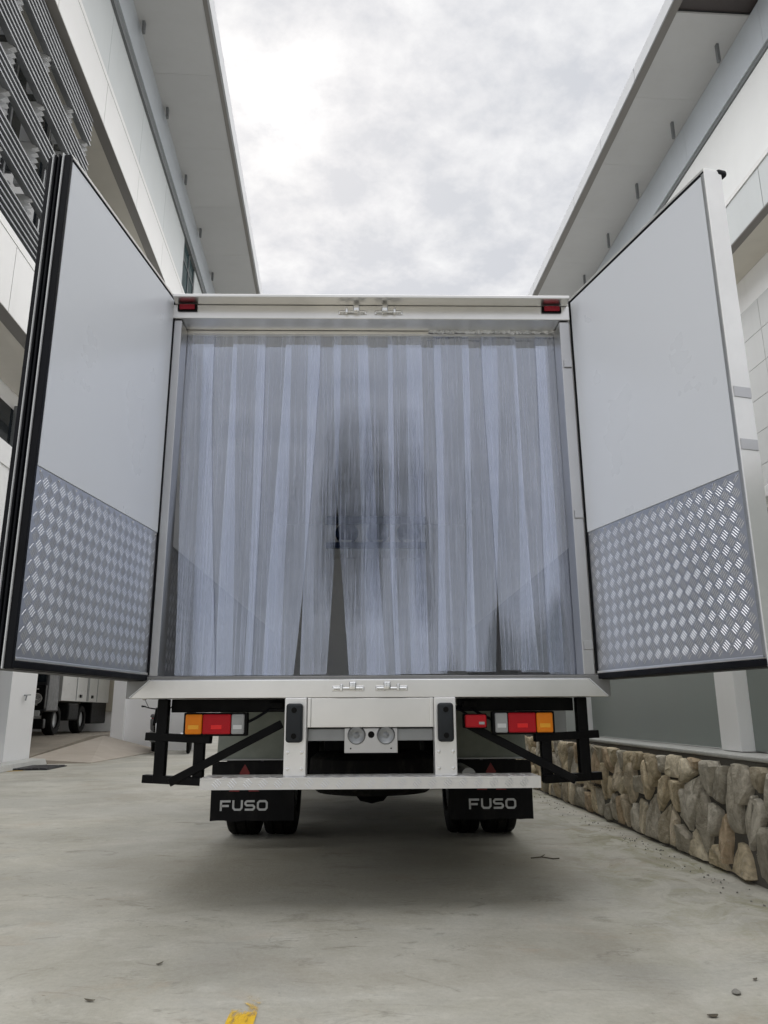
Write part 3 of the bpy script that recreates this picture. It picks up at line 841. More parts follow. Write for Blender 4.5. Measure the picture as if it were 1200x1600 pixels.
# sill with mitred ends
sl_ = tp(MB().hull([(-1.157, 3.80, 0.951), (1.165, 3.80, 0.951), (1.078, 3.80, 1.036), (-1.064, 3.80, 1.036)],
             [(-1.157, 3.832, 0.951), (1.165, 3.832, 0.951), (1.075, 3.832, 1.044), (-1.064, 3.832, 1.044)]), 'rear_sill', M_ALU, bevel=0.003)
tp(MB().box(-1.186, 1.19, 3.833, 3.875, 0.951, 1.0565), 'sill_end', M_MILL, sl_, bevel=0.003)
for p, q in (((-1.157, 3.799, 0.954), (-1.064, 3.799, 1.0365)), ((1.165, 3.799, 0.954), (1.077, 3.799, 1.0365))):
    tp(MB().tube(p, q, 0.004, 8), 'weld_bead', M_BRACK, sl_, smooth=True)
tp(MB().box(-1.1, 1.12, 3.88, 4.0, 0.951, 1.05), 'sill_beam', M_CHASSIS)
# curtain rail, with crumpled wrap left on its right end
tp(MB().box(-1.055, 1.09, 3.985, 4.02, 2.982, 3.02).box(-1.055, 1.09, 3.975, 3.984, 2.985, 3.012), 'curtain_rail', M_ALU, bevel=0.002)
rs2 = random.Random(5)
wr = MB()
NX = 70
pts = [[(0.34 + 0.73 * i / NX, 3.968 - rs2.uniform(0, 0.012), 2.985 + 0.042 * j / 4 + rs2.uniform(-0.004, 0.004)) for i in range(NX + 1)] for j in range(5)]
vv = [p for row in pts for p in row]
wr.add(vv, [(j * (NX + 1) + i, j * (NX + 1) + i + 1, (j + 1) * (NX + 1) + i + 1, (j + 1) * (NX + 1) + i) for j in range(4) for i in range(NX)])
M_WRAP = paint('plastic_wrap', (0.62, 0.63, 0.64), 0.15, vary=0.15, scale=20)
tp(wr, 'plastic_wrap', M_WRAP, label='crumpled clear wrap left on the curtain rail')

# strip curtain: fifteen overlapping hanging strips
CU = bpy.data.objects.new('strip_curtain', None); COL.objects.link(CU); CU.parent = TR
CU.empty_display_size = 0.2
rs3 = random.Random(21)
bottoms = {4: (-0.56, -0.40, 0.0), 5: (-0.347, -0.212, 0.004), 6: (-0.118, 0.10, 0.0), 7: (-0.02, 0.17, 0.0), 11: (0.50, 0.668, 0.014), 12: (0.682, 0.87, 0.022), 13: (0.80, 1.0, 0.012), 14: (0.93, 1.095, 0.0), 10: (0.36, 0.55, 0.018), 0: (-1.0, -0.80, 0.0), 1: (-0.90, -0.70, 0.0)}
for k in range(15):
    xl = -1.078 + 0.1455 * k + (rs3.uniform(-0.022, 0.022) if 0 < k < 14 else 0)
    xr = min(xl + rs3.uniform(0.185, 0.205), 1.088)
    xl = max(xl, -1.052)
    bl_, br_, bz_ = bottoms.get(k, (xl + rs3.uniform(-0.015, 0.02), xr + rs3.uniform(-0.015, 0.02), rs3.uniform(0, 0.006)))
    yb_ = 4.0 + (0.010 if k % 2 else -0.008)
    nc, nr = 14, 40
    tw_ = rs3.uniform(-0.0012, 0.0012)
    ph = [rs3.uniform(0, 6.3) for _ in range(5)]
    V_, F_ = [], []
    top_z, bot_z = 3.0, ZF + 0.012 + bz_
    for r_ in range(nr + 1):
        t_ = r_ / nr
        z = top_z + (bot_z - top_z) * t_
        e_ = t_ ** 1.5
        l_ = xl + (bl_ - xl) * e_ + 0.013 * math.sin(4 * t_ + ph[0]) * t_
        r2 = xr + (br_ - xr) * e_ + 0.013 * math.sin(3.3 * t_ + ph[1]) * t_
        for c_ in range(nc + 1):
            s_ = c_ / nc
            curl = (0.0012 + 0.0012 * t_) * math.sin(math.pi * s_ + 0.6 * math.sin(2 * t_ + ph[2])) * (1 if k % 2 else -0.7)
            wav = 0.0004 * math.sin(9 * s_ + 3.0 * t_ + ph[3]) * (0.3 + t_) + tw_ * (s_ - 0.5) * (0.4 + t_) + 0.006 * t_ * math.sin(3 * t_ + ph[4])
            V_.append((l_ + (r2 - l_) * s_, yb_ - curl + wav, z))
    for r_ in range(nr):
        for c_ in range(nc):
            F_.append((r_ * (nc + 1) + c_, r_ * (nc + 1) + c_ + 1, (r_ + 1) * (nc + 1) + c_ + 1, (r_ + 1) * (nc + 1) + c_))
    MB().add(V_, F_).build('strip', M_PVC, CU, smooth=True)

# latch keepers on beam and sill
def keeper(x, y, z, s):
    o = tp(MB().box(x - 0.078, x - 0.03, y - 0.006, y, z - 0.012, z + 0.014).box(x + 0.03, x + 0.078, y - 0.006, y, z - 0.012, z + 0.014), 'latch_keeper', M_CHROME, bevel=0.004)
    tp(MB().tube((x - 0.07, y - 0.012, z), (x + 0.07, y - 0.012, z), 0.007, 12), 'rod', M_CHROME, o, smooth=True)
    tp(MB().box(x + s * 0.022 - 0.017, x + s * 0.022 + 0.017, y - 0.034, y - 0.001, z - 0.008, z + 0.032), 'catch', M_CHROME, o, bevel=0.006)
    tp(MB().box(x - s * 0.032 - 0.007, x - s * 0.032 + 0.007, y - 0.026, y - 0.001, z - 0.012, z + 0.022), 'lug', M_CHROME, o, bevel=0.003)
keeper(-0.094, YB - 0.036, 3.042, 1); keeper(0.108, YB - 0.036, 3.042, -1)
keeper(-0.103, 3.799, 0.993, 1); keeper(0.108, 3.799, 0.993, -1)
# red marker lamps
for x0, x1 in ((-1.066, -0.958), (0.968, 1.078)):
    o = tp(MB().box(x0, x1, YB - 0.046, YB - 0.036, 3.045, 3.085), 'marker_lamp', M_BLACK, bevel=0.003)
    tp(MB().box(x0 + 0.012, x1 - 0.012, YB - 0.058, YB - 0.0461, 3.051, 3.080), 'lens', M_REDMARK, o, bevel=0.004)

# ---------------------------------------------------------------- rear doors
def cargo_door(hx, hy, ex, ey, s, edge):
    """hinge (hx,hy) to free edge (ex,ey); s = +1: the outside lies to the left (left door)"""
    L_ = math.hypot(ex - hx, ey - hy)
    ang = math.atan2(ey - hy, ex - hx)
    # local +x runs from hinge to free edge; thickness t runs away from the inner face
    ts = -1 if s > 0 else 1
    def bx(u0, u1, t0, t1, z0, z1):
        a, b = sorted((ts * t0, ts * t1))
        return MB().box(u0, u1, a, b, z0, z1)
    d = tp(bx(0.0, L_ - 0.006, 0.016, 0.088, 1.062, 3.128), 'cargo_door', M_BODY, bevel=0.004, loc=(hx, hy, 0), rotz=ang)
    d['label'] = 'left rear door with ribbed black seal on its free edge' if s > 0 else 'right rear door with bright aluminium free edge'
    # black seal frame round the inner face
    sl = bx(0.0, L_, 0.0, 0.0155, 1.036, 1.062); 
    q = bx(0.0, 0.014, -0.002, 0.0155, 1.064, 3.13); sl.add(q.v, q.f)
    q = bx(0.014, L_, 0.0, 0.0155, 3.117, 3.128); sl.add(q.v, q.f)
    q = bx(0.0, L_, 0.017, 0.10, 1.033, 1.0615); sl.add(q.v, q.f)
    tp(sl, 'seal', M_RUBBER, d, bevel=0.003)
    q = bx(0.0, L_, 0.002, 0.09, 3.129, 3.142)
    tp(q, 'top_trim', M_ALU, d, bevel=0.002)
    tp(bx(0.016, L_ - (0.012 if s > 0 else 0.026), 0.003, 0.0155, 1.782, 3.115), 'panel', M_PANEL, d, bevel=0.002)
    mb = bx(0.016, L_ - (0.012 if s > 0 else 0.026), 0.006, 0.0155, 1.076, 1.78)
    tp(mb, 'checker_plate', M_CHECK, d)
    tp(plate_bars(MB(), 0.016, L_ - (0.012 if s > 0 else 0.026), 1.076, 1.78, lambda u, z, h: (u, ts * (0.006 - h), z)), 'tread_bars', M_BAR, d)
    tp(bx(0.014, L_ - 0.01, 0.001, 0.0155, 1.0625, 1.0755), 'bottom_trim', M_ALU, d, bevel=0.002)
    rv = MB()
    for k in range(9):
        u_ = 0.03 + (L_ - 0.07) * k / 8
        rv.lathe([(0.005, 0.0), (0.004, -ts * 0.0025), (0.0, -ts * 0.003)], (u_, ts * 0.006, 1.768), 'y', 8)
    tp(rv, 'rivet', M_CHROME, d, smooth=True)
    if edge == 'seal':
        # stepped black weather seal with two thin pale lips
        tp(bx(L_ - 0.006, L_ + 0.012, 0.0, 0.030, 1.034, 3.135), 'edge_seal', M_RUBBER, d, bevel=0.003)
        tp(bx(L_ - 0.006, L_ + 0.018, 0.0305, 0.0345, 1.034, 3.140), 'seal_lip', M_BRACK, d)
        for i, (t0, t1, e_) in enumerate(((0.035, 0.046, 0.008), (0.0465, 0.055, 0.016), (0.0555, 0.064, 0.006), (0.0645, 0.073, 0.014), (0.0735, 0.0765, 0.02))):
            tp(bx(L_ - 0.006, L_ + e_, t0, t1, 1.034, 3.136 + 0.004 * (i % 2)), 'seal_lip' if i == 4 else 'edge_seal', M_BRACK if i == 4 else M_RUBBER, d, bevel=0.0 if i == 4 else 0.003)
        tp(bx(L_ - 0.006, L_ + 0.010, 0.077, 0.102, 1.034, 3.128), 'edge_seal', M_RUBBER, d, bevel=0.003)
    else:
        tp(bx(L_ - 0.024, L_ - 0.006, 0.001, 0.0155, 1.064, 3.128), 'edge_seal', M_HINGE, d, bevel=0.003)
        tp(bx(L_ - 0.005, L_ + 0.002, 0.0, 0.09, 1.03, 3.135), 'edge_trim', M_ALU_V, d, bevel=0.002)
        for zz in (1.86, 2.08):
            tp(bx(L_ + 0.0025, L_ + 0.005, 0.004, 0.086, zz, zz + 0.045), 'hinge_plate', M_ALU_P, d, bevel=0.001)
        tp(bx(L_ - 0.03, L_ + 0.006, 0.07, 0.12, 3.12, 3.15), 'rubber_cap', M_RUBBER, d, bevel=0.01)
    # outside: lock rods and hinge straps
    for k, u_ in enumerate((0.45, 0.85)):
        tp(MB().tube((u_, ts * 0.12, 1.1), (u_, ts * 0.12, 3.06), 0.016, 12), 'lock_rod', M_CHROME, d, smooth=True)
    for zz in (1.25, 2.05, 2.85):
        tp(bx(-0.02, 0.32, 0.0885, 0.097, zz, zz + 0.07), 'hinge_strap', M_HINGE, d, bevel=0.002)
cargo_door(-1.085, 3.855, -1.238, 2.72, 1, 'seal')
cargo_door(1.128, 3.855, 1.436, 2.763, -1, 'trim')

# ---------------------------------------------------------------- rear under-structure
for x0, x1 in ((-0.405, -0.30), (0.311, 0.416)):
    p_ = tp(MB().box(x0, x1, 3.775, 3.875, 0.592, 0.9495), 'bumper_post', M_ALU_V, bevel=0.004)
for x0, x1 in ((-0.394, -0.316), (0.325, 0.40)):
    b_ = tp(MB().box(x0, x1, 3.725, 3.774, 0.745, 0.924), 'buffer', M_BUFFER, bevel=0.014)
    for zz in (0.775, 0.893):
        tp(MB().lathe([(0.013, 0.0), (0.013, -0.003), (0.009, -0.0035)], ((x0 + x1) / 2, 3.7252, zz), 'y', 14), 'bolt', M_STUD, b_)
tp(MB().box(-0.299, 0.310, 3.80, 3.806, 0.812, 0.949).box(-0.299, -0.28, 3.792, 3.7995, 0.812, 0.949).box(0.29, 0.31, 3.792, 3.7995, 0.812, 0.949), 'rear_plate', M_ALU, bevel=0.003)
tp(MB().box(-0.299, 0.310, 3.86, 3.90, 0.748, 0.806), 'cross_member', M_HINGE, bevel=0.004, label='grey cross member under the rear plate')
pl = tp(MB().box(-0.121, 0.137, 3.84, 3.845, 0.692, 0.808), 'plate_bracket', M_ALU_P, bevel=0.003)
for x_ in (-0.062, 0.08):
    o = tp(MB().lathe([(0.044, 0), (0.044, -0.012), (0.038, -0.022), (0.026, -0.012), (0.016, -0.01), (0.0, -0.02)], (x_, 3.84, 0.775), 'y', 28), 'plate_lamp', M_HINGE, pl, smooth=True)
tp(MB().lathe([(0.016, 0), (0.014, -0.003), (0.0, -0.003)], (0.009, 3.8395, 0.777), 'y', 16), 'grommet', M_STUD, pl)
for x_ in (-0.09, 0.105):
    tp(MB().lathe([(0.004, 0), (0.004, -0.002), (0.0, -0.002)], (x_, 3.8395, 0.713), 'y', 10), 'screw', M_STUD, pl)
# checker step
st = MB().box(-0.776, 0.792, 3.70, 3.90, 0.584, 0.592).box(-0.776, 0.792, 3.70, 3.706, 0.541, 0.5835)
st_ = tp(st, 'step', M_STEP)
sb = plate_bars(MB(), -0.77, 0.786, 0.535, 0.598, lambda u, z, h: (u, 3.70 - h, z), 0.05)
plate_bars(sb, -0.77, 0.786, 3.70, 3.90, lambda u, z, h: (u, z, 0.592 + h), 0.05)
tp(sb, 'tread_bars', M_BAR, st_)
# tail lights
def tail_light(x0, x1, order, y=3.90):
    z0, z1 = 0.782, 0.876
    o = tp(MB().box(x0 - 0.012, x1 + 0.012, y, y + 0.05, z0 - 0.01, z1 + 0.008), 'tail_light', M_BLACK, bevel=0.006)
    w = x1 - x0
    t0 = 0.0
    for nm, mt, fr_ in order:
        tp(MB().box(x0 + w * t0 + 0.0015, x0 + w * (t0 + fr_) - 0.0015, y - 0.022, y - 0.0005, z0, z1), nm, mt, o, bevel=0.007)
        mi_ = {'red_lens': M_RED_IN, 'amber_lens': M_AMBER_IN, 'clear_lens': M_CLEAR_IN}[nm]
        xm_ = x0 + w * (t0 + fr_ / 2)
        hw_ = min(0.026, w * fr_ * 0.33)
        tp(MB().box(xm_ - hw_, xm_ + hw_, y - 0.0245, y - 0.0222, (z0 + z1) / 2 - 0.024, (z0 + z1) / 2 - 0.004), 'reflector_or_highlight', mi_, o, bevel=0.002)  # bright slip on the lens, its highlight put into the colour
        tp(MB().box(x0 + w * t0 + 0.006, x0 + w * (t0 + fr_) - 0.006, y - 0.0235, y - 0.0222, z1 - 0.016, z1 - 0.012), 'lens_rib', mt, o)
        t0 += fr_
tail_light(-0.902, -0.612, (('amber_lens', M_AMBER, 0.29), ('red_lens', M_RED, 0.485), ('clear_lens', M_CLEAR, 0.225)))
tail_light(0.619, 0.908, (('clear_lens', M_CLEAR, 0.225), ('red_lens', M_RED, 0.485), ('amber_lens', M_AMBER, 0.29)))
fg = tp(MB().box(0.463, 0.578, 3.87, 3.93, 0.803, 0.873), 'fog_lamp', M_BLACK, bevel=0.006)
tp(MB().box(0.468, 0.573, 3.845, 3.8695, 0.807, 0.868), 'red_lens', M_RED, fg, bevel=0.008)
tp(MB().box(0.535, 0.562, 3.842, 3.8445, 0.822, 0.834), 'reflector_or_highlight', M_CLEAR, fg)
# black frames each side
for s in (-1, 1):
    def X(a): return CX + s * a
    tp(MB().box(min(X(1.022), X(1.075)), max(X(1.022), X(1.075)), 3.93, 3.985, 0.555, 0.9495), 'guard_post', M_BLACK, bevel=0.004)
    tp(MB().box(min(X(0.835), X(0.885)), max(X(0.835), X(0.885)), 3.93, 3.985, 0.545, 0.86), 'guard_post', M_BLACK, bevel=0.004)
    tp(MB().bar((X(1.125), 3.96, 0.772), (X(0.80), 3.93, 0.755), 0.05, 0.038), 'guard_bar', M_BLACK, bevel=0.003)
    tp(MB().bar((X(1.127), 3.965, 0.573), (X(0.835), 3.93, 0.560), 0.05, 0.038), 'guard_bar', M_BLACK, bevel=0.003)
    tp(MB().bar((X(0.99), 3.92, 0.556), (X(0.46), 3.99, 0.828), 0.04, 0.036, (0, 1, 0)), 'brace', M_BLACK, bevel=0.003)
    tp(MB().box(min(X(0.43), X(1.02)), max(X(0.43), X(1.02)), 3.99, 4.05, 0.885, 0.9495), 'lamp_rail', M_BLACK, bevel=0.004)
    tp(MB().box(min(X(0.45), X(0.52)), max(X(0.45), X(0.52)), 3.935, 3.988, 0.905, 0.935), 'cable_clip', M_CHASSIS, bevel=0.006)
    # chassis rail, mudguard, flap, wheels
    tp(MB().box(min(X(0.35), X(0.42)), max(X(0.35), X(0.42)), 4.1, 11.2, 0.72, 0.92), 'chassis_rail', M_CHASSIS, bevel=0.005)
    gp = MB()
    ax0, ax1 = sorted((X(0.56), X(1.07)))
    gp.hull([(ax0, 5.52, 0.572), (ax1, 5.52, 0.572), (ax1, 5.53, 0.572), (ax0, 5.53, 0.572)], [(ax0, 5.58, 0.90), (ax1, 5.58, 0.90), (ax1, 5.59, 0.90), (ax0, 5.59, 0.90)])
    gp.hull([(ax0, 5.58, 0.895), (ax1, 5.58, 0.895), (ax1, 5.59, 0.905), (ax0, 5.59, 0.905)], [(ax0, 6.9, 0.88), (ax1, 6.9, 0.88), (ax1, 6.9, 0.89), (ax0, 6.9, 0.89)])
    tp(gp, 'mudguard', M_GUARD)
    tp(MB().box(ax0, ax1, 5.498, 5.517, 0.566, 0.578), 'flap_bar', M_HINGE, bevel=0.003)
    fx0, fx1 = sorted((X(0.53), X(1.095)))
    poly = [(fx0, 0.56), (fx0, 0.178)]
    rs4 = random.Random(3 + s)
    for k in range(1, 12):
        poly.append((fx0 + (fx1 - fx0) * k / 12, 0.178 + rs4.uniform(-0.004, 0.004)))
    poly += [(fx1, 0.178), (fx1, 0.56)]
    fl = tp(MB().prism(poly, 'y', 5.505, 5.513), 'mud_flap', M_FLAP)
    cxm = CX + s * 0.80
    cxm = -0.852 if s < 0 else 0.836
    pf = lambda x, z, fr_, cxm=cxm: (cxm + x, 5.5028 if fr_ else 5.5046, z)
    lt = MB()
    h, w_, g_ = 0.066, 0.070, 0.0132
    zb_ = 0.244
    x = -0.158
    def S(pts, closed=False): lt.stroke([(x + a * w_, zb_ + b * h) for a, b in pts], g_, pf, closed)
    S([(0.09, -0.02), (0.09, 0.9), (1.0, 0.9)]); S([(0.09, 0.46), (0.85, 0.46)])
    x += 0.083
    S([(0.09, 1.0), (0.09, 0.28), (0.25, 0.09), (0.75, 0.09), (0.91, 0.28), (0.91, 1.0)])
    x += 0.083
    S([(0.95, 0.9), (0.2, 0.9), (0.07, 0.76), (0.07, 0.64), (0.2, 0.5), (0.8, 0.5), (0.93, 0.36), (0.93, 0.24), (0.8, 0.09), (0.03, 0.09)])
    x += 0.083
    S([(0.25, 0.09), (0.8, 0.09), (0.95, 0.26), (0.95, 0.74), (0.8, 0.9), (0.25, 0.9), (0.09, 0.74), (0.09, 0.26)], True)
    tp(lt, 'lettering', M_LETTER, fl)
    for (dx, dz), (ux, uz) in (((0, 0.425), (0, 1)), ((0, 0.425), (0.866, -0.5)), ((0, 0.425), (-0.866, -0.5))):
        a_ = 0.118; hw = a_ * 0.30
        nx_, nz_ = -uz, ux
        p4 = [(dx, dz), (dx + ux * a_ / 2 + nx_ * hw, dz + uz * a_ / 2 + nz_ * hw), (dx + ux * a_, dz + uz * a_), (dx + ux * a_ / 2 - nx_ * hw, dz + uz * a_ / 2 - nz_ * hw)]
        tp(MB().hull([pf(p[0], p[1], 1) for p in p4], [pf(p[0], p[1], 0) for p in p4]), 'emblem', M_LOGO, fl)
    def wheel(xc, yc, rad=0.385, wd=0.235):
        o = tp(MB().lathe([(0.215, -wd * 0.42), (0.235, -wd * 0.5), (rad - 0.06, -wd * 0.5), (rad - 0.018, -wd * 0.46), (rad - 0.003, -wd * 0.38),
                           (rad, -wd * 0.2), (rad - 0.012, -wd * 0.18), (rad - 0.012, -wd * 0.14), (rad, -wd * 0.12), (rad, wd * 0.12), (rad - 0.012, wd * 0.14), (rad - 0.012, wd * 0.18), (rad, wd * 0.2),
                           (rad - 0.003, wd * 0.38), (rad - 0.018, wd * 0.46), (rad - 0.06, wd * 0.5), (0.235, wd * 0.5), (0.215, wd * 0.42)], (xc, yc, rad - 0.004), 'x', 48, True), 'wheel', M_TYRE, smooth=True)
        tp(MB().lathe([(0.06, -0.03), (0.10, -0.05), (0.2, -0.06), (0.216, -wd * 0.42), (0.216, wd * 0.42), (0.2, 0.04), (0.06, 0.02)], (xc, yc, rad - 0.004), 'x', 28), 'rim', M_HINGE, o, smooth=True)
    wheel(X(0.955), 6.22); wheel(X(0.685), 6.22)
    wheel(X(0.86), 10.0)
tp(MB().lathe([(0.0, -0.56), (0.055, -0.56), (0.055, -0.18), (0.16, -0.09), (0.18, 0), (0.16, 0.09), (0.055, 0.18), (0.055, 0.56), (0.0, 0.56)], (CX, 6.22, 0.385), 'x', 20), 'rear_axle', M_CHASSIS, smooth=True)
for y_ in (4.35, 5.3, 6.9, 8.6): tp(MB().box(CX - 0.349, CX + 0.349, y_, y_ + 0.08, 0.75, 0.9), 'cross_member', M_CHASSIS, bevel=0.004)
tp(MB().lathe([(0.20, -0.10), (0.24, -0.115), (0.34, -0.115), (0.385, -0.08), (0.392, 0.0), (0.385, 0.08), (0.34, 0.115), (0.24, 0.115), (0.20, 0.10)], (CX, 4.98, 0.53), 'z', 48, True), 'spare_wheel', M_TYRE, smooth=True)
tp(MB().box(CX - 0.98, CX - 0.46, 7.0, 8.3, 0.36, 0.86), 'light_block_box', M_CHASSIS, bevel=0.02)  # unseen box added to stop light coming in under the truck
tp(MB().box(CX + 0.46, CX + 0.98, 6.95, 8.4, 0.34, 0.86), 'fuel_tank_or_light_block', M_CHASSIS, bevel=0.06)  # unseen tank added to keep light from the front off the ground
tp(MB().hull([(CX - 0.3, 8.7, 0.36), (CX + 0.3, 8.7, 0.36), (CX + 0.35, 10.6, 0.30), (CX - 0.35, 10.6, 0.30)], [(CX - 0.3, 8.7, 0.72), (CX + 0.3, 8.7, 0.72), (CX + 0.35, 10.6, 0.72), (CX - 0.35, 10.6, 0.72)]), 'light_block_core', M_CHASSIS, bevel=0.05)  # unseen central mass added to darken the ground under the truck
tp(MB().box(CX - 0.33, CX + 0.33, 5.55, 5.6, 0.46, 0.9), 'splash_panel', M_CHASSIS)
tp(MB().box(CX - 0.05, CX + 0.05, 4.7, 5.3, 0.56, 0.60), 'spare_carrier', M_CHASSIS)
tp(MB().tube((CX + 0.6, 5.0, 0.5), (CX + 0.6, 8.5, 0.5), 0.045, 14), 'exhaust_pipe', M_HINGE, smooth=True)
tp(MB().tube((CX, 6.3, 0.42), (CX, 9.6, 0.6), 0.045, 14), 'drive_shaft', M_CHASSIS, smooth=True)
# cables and bolts at the rear
cbm = MB().path([(-0.62, 3.93, 0.83), (-0.56, 3.95, 0.86), (-0.50, 3.97, 0.90), (-0.36, 4.0, 0.92), (0.2, 4.02, 0.915), (0.45, 3.98, 0.90), (0.50, 3.94, 0.86)], 0.007, 8)
cbm.path([(0.62, 3.94, 0.84), (0.56, 3.96, 0.87), (0.50, 3.98, 0.91), (0.3, 4.05, 0.90)], 0.007, 8)
tp(cbm, 'cable', M_RUBBER, smooth=True)
for x_ in (-0.385, -0.32, 0.33, 0.397):
    for zz in (0.625, 0.70):
        tp(MB().lathe([(0.008, 0), (0.008, -0.005), (0.0, -0.006)], (x_, 3.7748, zz), 'y', 6), 'bolt', M_CHROME)
# tool box with pale edge beside the right light
tb = tp(MB().box(0.99, 1.14, 4.55, 5.2, 0.76, 0.94), 'tool_box', M_HINGE, bevel=0.006)
tp(MB().box(0.965, 0.988, 4.53, 5.2, 0.755, 0.945), 'edge_trim', M_PANEL, tb, bevel=0.003)
# cab
cb = tp(MB().hull([(CX - 0.98, 9.25, 0.62), (CX + 0.98, 9.25, 0.62), (CX + 0.98, 10.95, 0.55), (CX - 0.98, 10.95, 0.55)], [(CX - 0.9, 9.25, 2.35), (CX + 0.9, 9.25, 2.35), (CX + 0.86, 10.5, 2.3), (CX - 0.86, 10.5, 2.3)]), 'cab', M_BODY, bevel=0.06)
tp(MB().hull([(CX - 0.82, 10.83, 1.35), (CX + 0.82, 10.83, 1.35), (CX + 0.8, 10.56, 2.15), (CX - 0.8, 10.56, 2.15)], [(CX - 0.82, 10.85, 1.35), (CX + 0.82, 10.85, 1.35), (CX + 0.8, 10.58, 2.15), (CX - 0.8, 10.58, 2.15)]), 'windscreen', M_GLASS, cb)
tp(MB().box(CX - 1.0, CX + 1.0, 10.9, 11.1, 0.38, 0.72), 'front_bumper', M_BODY, bevel=0.03)
for s in (-1, 1):
    mr = tp(MB().bar((CX + s * 0.93, 10.6, 1.9), (CX + s * 1.12, 10.75, 1.95), 0.025, 0.025), 'mirror', M_BLACK)
    tp(MB().box(CX + s * 1.12 - 0.08, CX + s * 1.12 + 0.08, 10.72, 10.78, 1.6, 1.98), 'glass', M_CHROME, mr, bevel=0.02)

# ================================================================== LORRY IN THE GARAGE
LO = thing('parked_lorry', 'white box lorry with black chassis parked in the garage on the left', 'lorry', (0, 0, 0), PHI)
FZ = 0.38
def lp(mb, name, mat, parent=None, bevel=0.0, smooth=False): return mb.build(name, mat, parent or LO, bevel, smooth)
x0, x1 = -8.65, -6.72
M_CAB = paint('cab_dark_grey', (0.02, 0.021, 0.023), 0.45, vary=0.1)
M_LORRY = paint('lorry_white', (0.48, 0.48, 0.465), 0.35, vary=0.04)
cbx = lp(MB().hull([(x0 + .03, 19.0, FZ + .55), (x1 - .03, 19.0, FZ + .55), (x1 - .03, 19.85, FZ + .55), (x0 + .03, 19.85, FZ + .55)], [(x0 + .1, 19.25, 2.55), (x1 - .1, 19.25, 2.55), (x1 - .06, 19.85, 2.6), (x0 + .06, 19.85, 2.6)]), 'cab', M_CAB, None, 0.05)
lp(MB().hull([(x0 + .12, 19.06, 1.62), (x1 - .12, 19.06, 1.62), (x1 - .12, 19.08, 1.62), (x0 + .12, 19.08, 1.62)], [(x0 + .18, 19.2, 2.4), (x1 - .18, 19.2, 2.4), (x1 - .18, 19.22, 2.4), (x0 + .18, 19.22, 2.4)]), 'windscreen', M_GLASS, cbx)
gr = lp(MB().box(x0 + .05, x1 - .05, 18.93, 19.05, 1.0, 1.55), 'grille', M_BLACK, None, 0.02)
for z in (1.08, 1.2, 1.32, 1.44): lp(MB().box(x0 + .2, x1 - .2, 18.905, 18.93, z, z + 0.035), 'grille_bar', M_CHROME, gr, 0.006)
lp(MB().lathe([(0.09, 0), (0.1, -0.02), (0.12, -0.02), (0.125, 0)], (x1 - 0.22, 18.91, 1.24), 'y', 24), 'chrome_ring', M_CHROME, gr, smooth=True)
for x in (x0 + .3, x1 - .28): lp(MB().box(x - .15, x + .15, 18.9, 18.94, .82, .97), 'headlamp', M_CLEAR, None, 0.02)
lp(MB().box(x0, x1, 18.82, 19.0, .55, .78), 'front_bumper', M_BLACK, None, 0.03)
bb = lp(MB().box(x0 - .05, x1, 19.9, 24.0, 1.2, 3.3), 'cargo_box', M_LORRY, None, 0.012)
for y in (21.0, 21.9, 22.0, 22.8): lp(MB().box(x1 + .001, x1 + .012, y, y + .035, 1.22, 3.2), 'door_edge', M_HINGE, bb)
for y in (21.3, 22.3): lp(MB().box(x1 + .001, x1 + .03, y, y + .12, 1.3, 1.38), 'handle', M_BLACK, bb)
for x in (x0 + .6, x1 - .6): lp(MB().box(x - .05, x + .05, 19.2, 24.0, .85, 1.15), 'chassis_rail', M_CHASSIS)
lp(MB().box(x1 - .4, x1 - .02, 20.6, 21.4, .72, 1.16), 'fuel_tank_or_light_block', M_CHASSIS, None, 0.05)
lp(MB().box(x1 - .35, x1 - .02, 22.5, 23.9, .62, 1.24), 'tool_box', M_BLACK, None, 0.03)
for x, y in ((x0 + .2, 19.9), (x1 - .2, 19.9), (x0 + .2, 21.9), (x1 - .2, 21.9)):
    o = lp(MB().lathe([(0.2, -.1), (.22, -.12), (.33, -.12), (.37, -.07), (.37, .07), (.33, .12), (.22, .12), (.2, .1)], (x, y, FZ + .367), 'x', 32, True), 'wheel', M_TYRE, None, smooth=True)
    lp(MB().lathe([(0.0, -.05), (.2, -.07), (.2, .07), (0.0, .05)], (x, y, FZ + .367), 'x', 20), 'rim', M_HINGE, o, smooth=True)

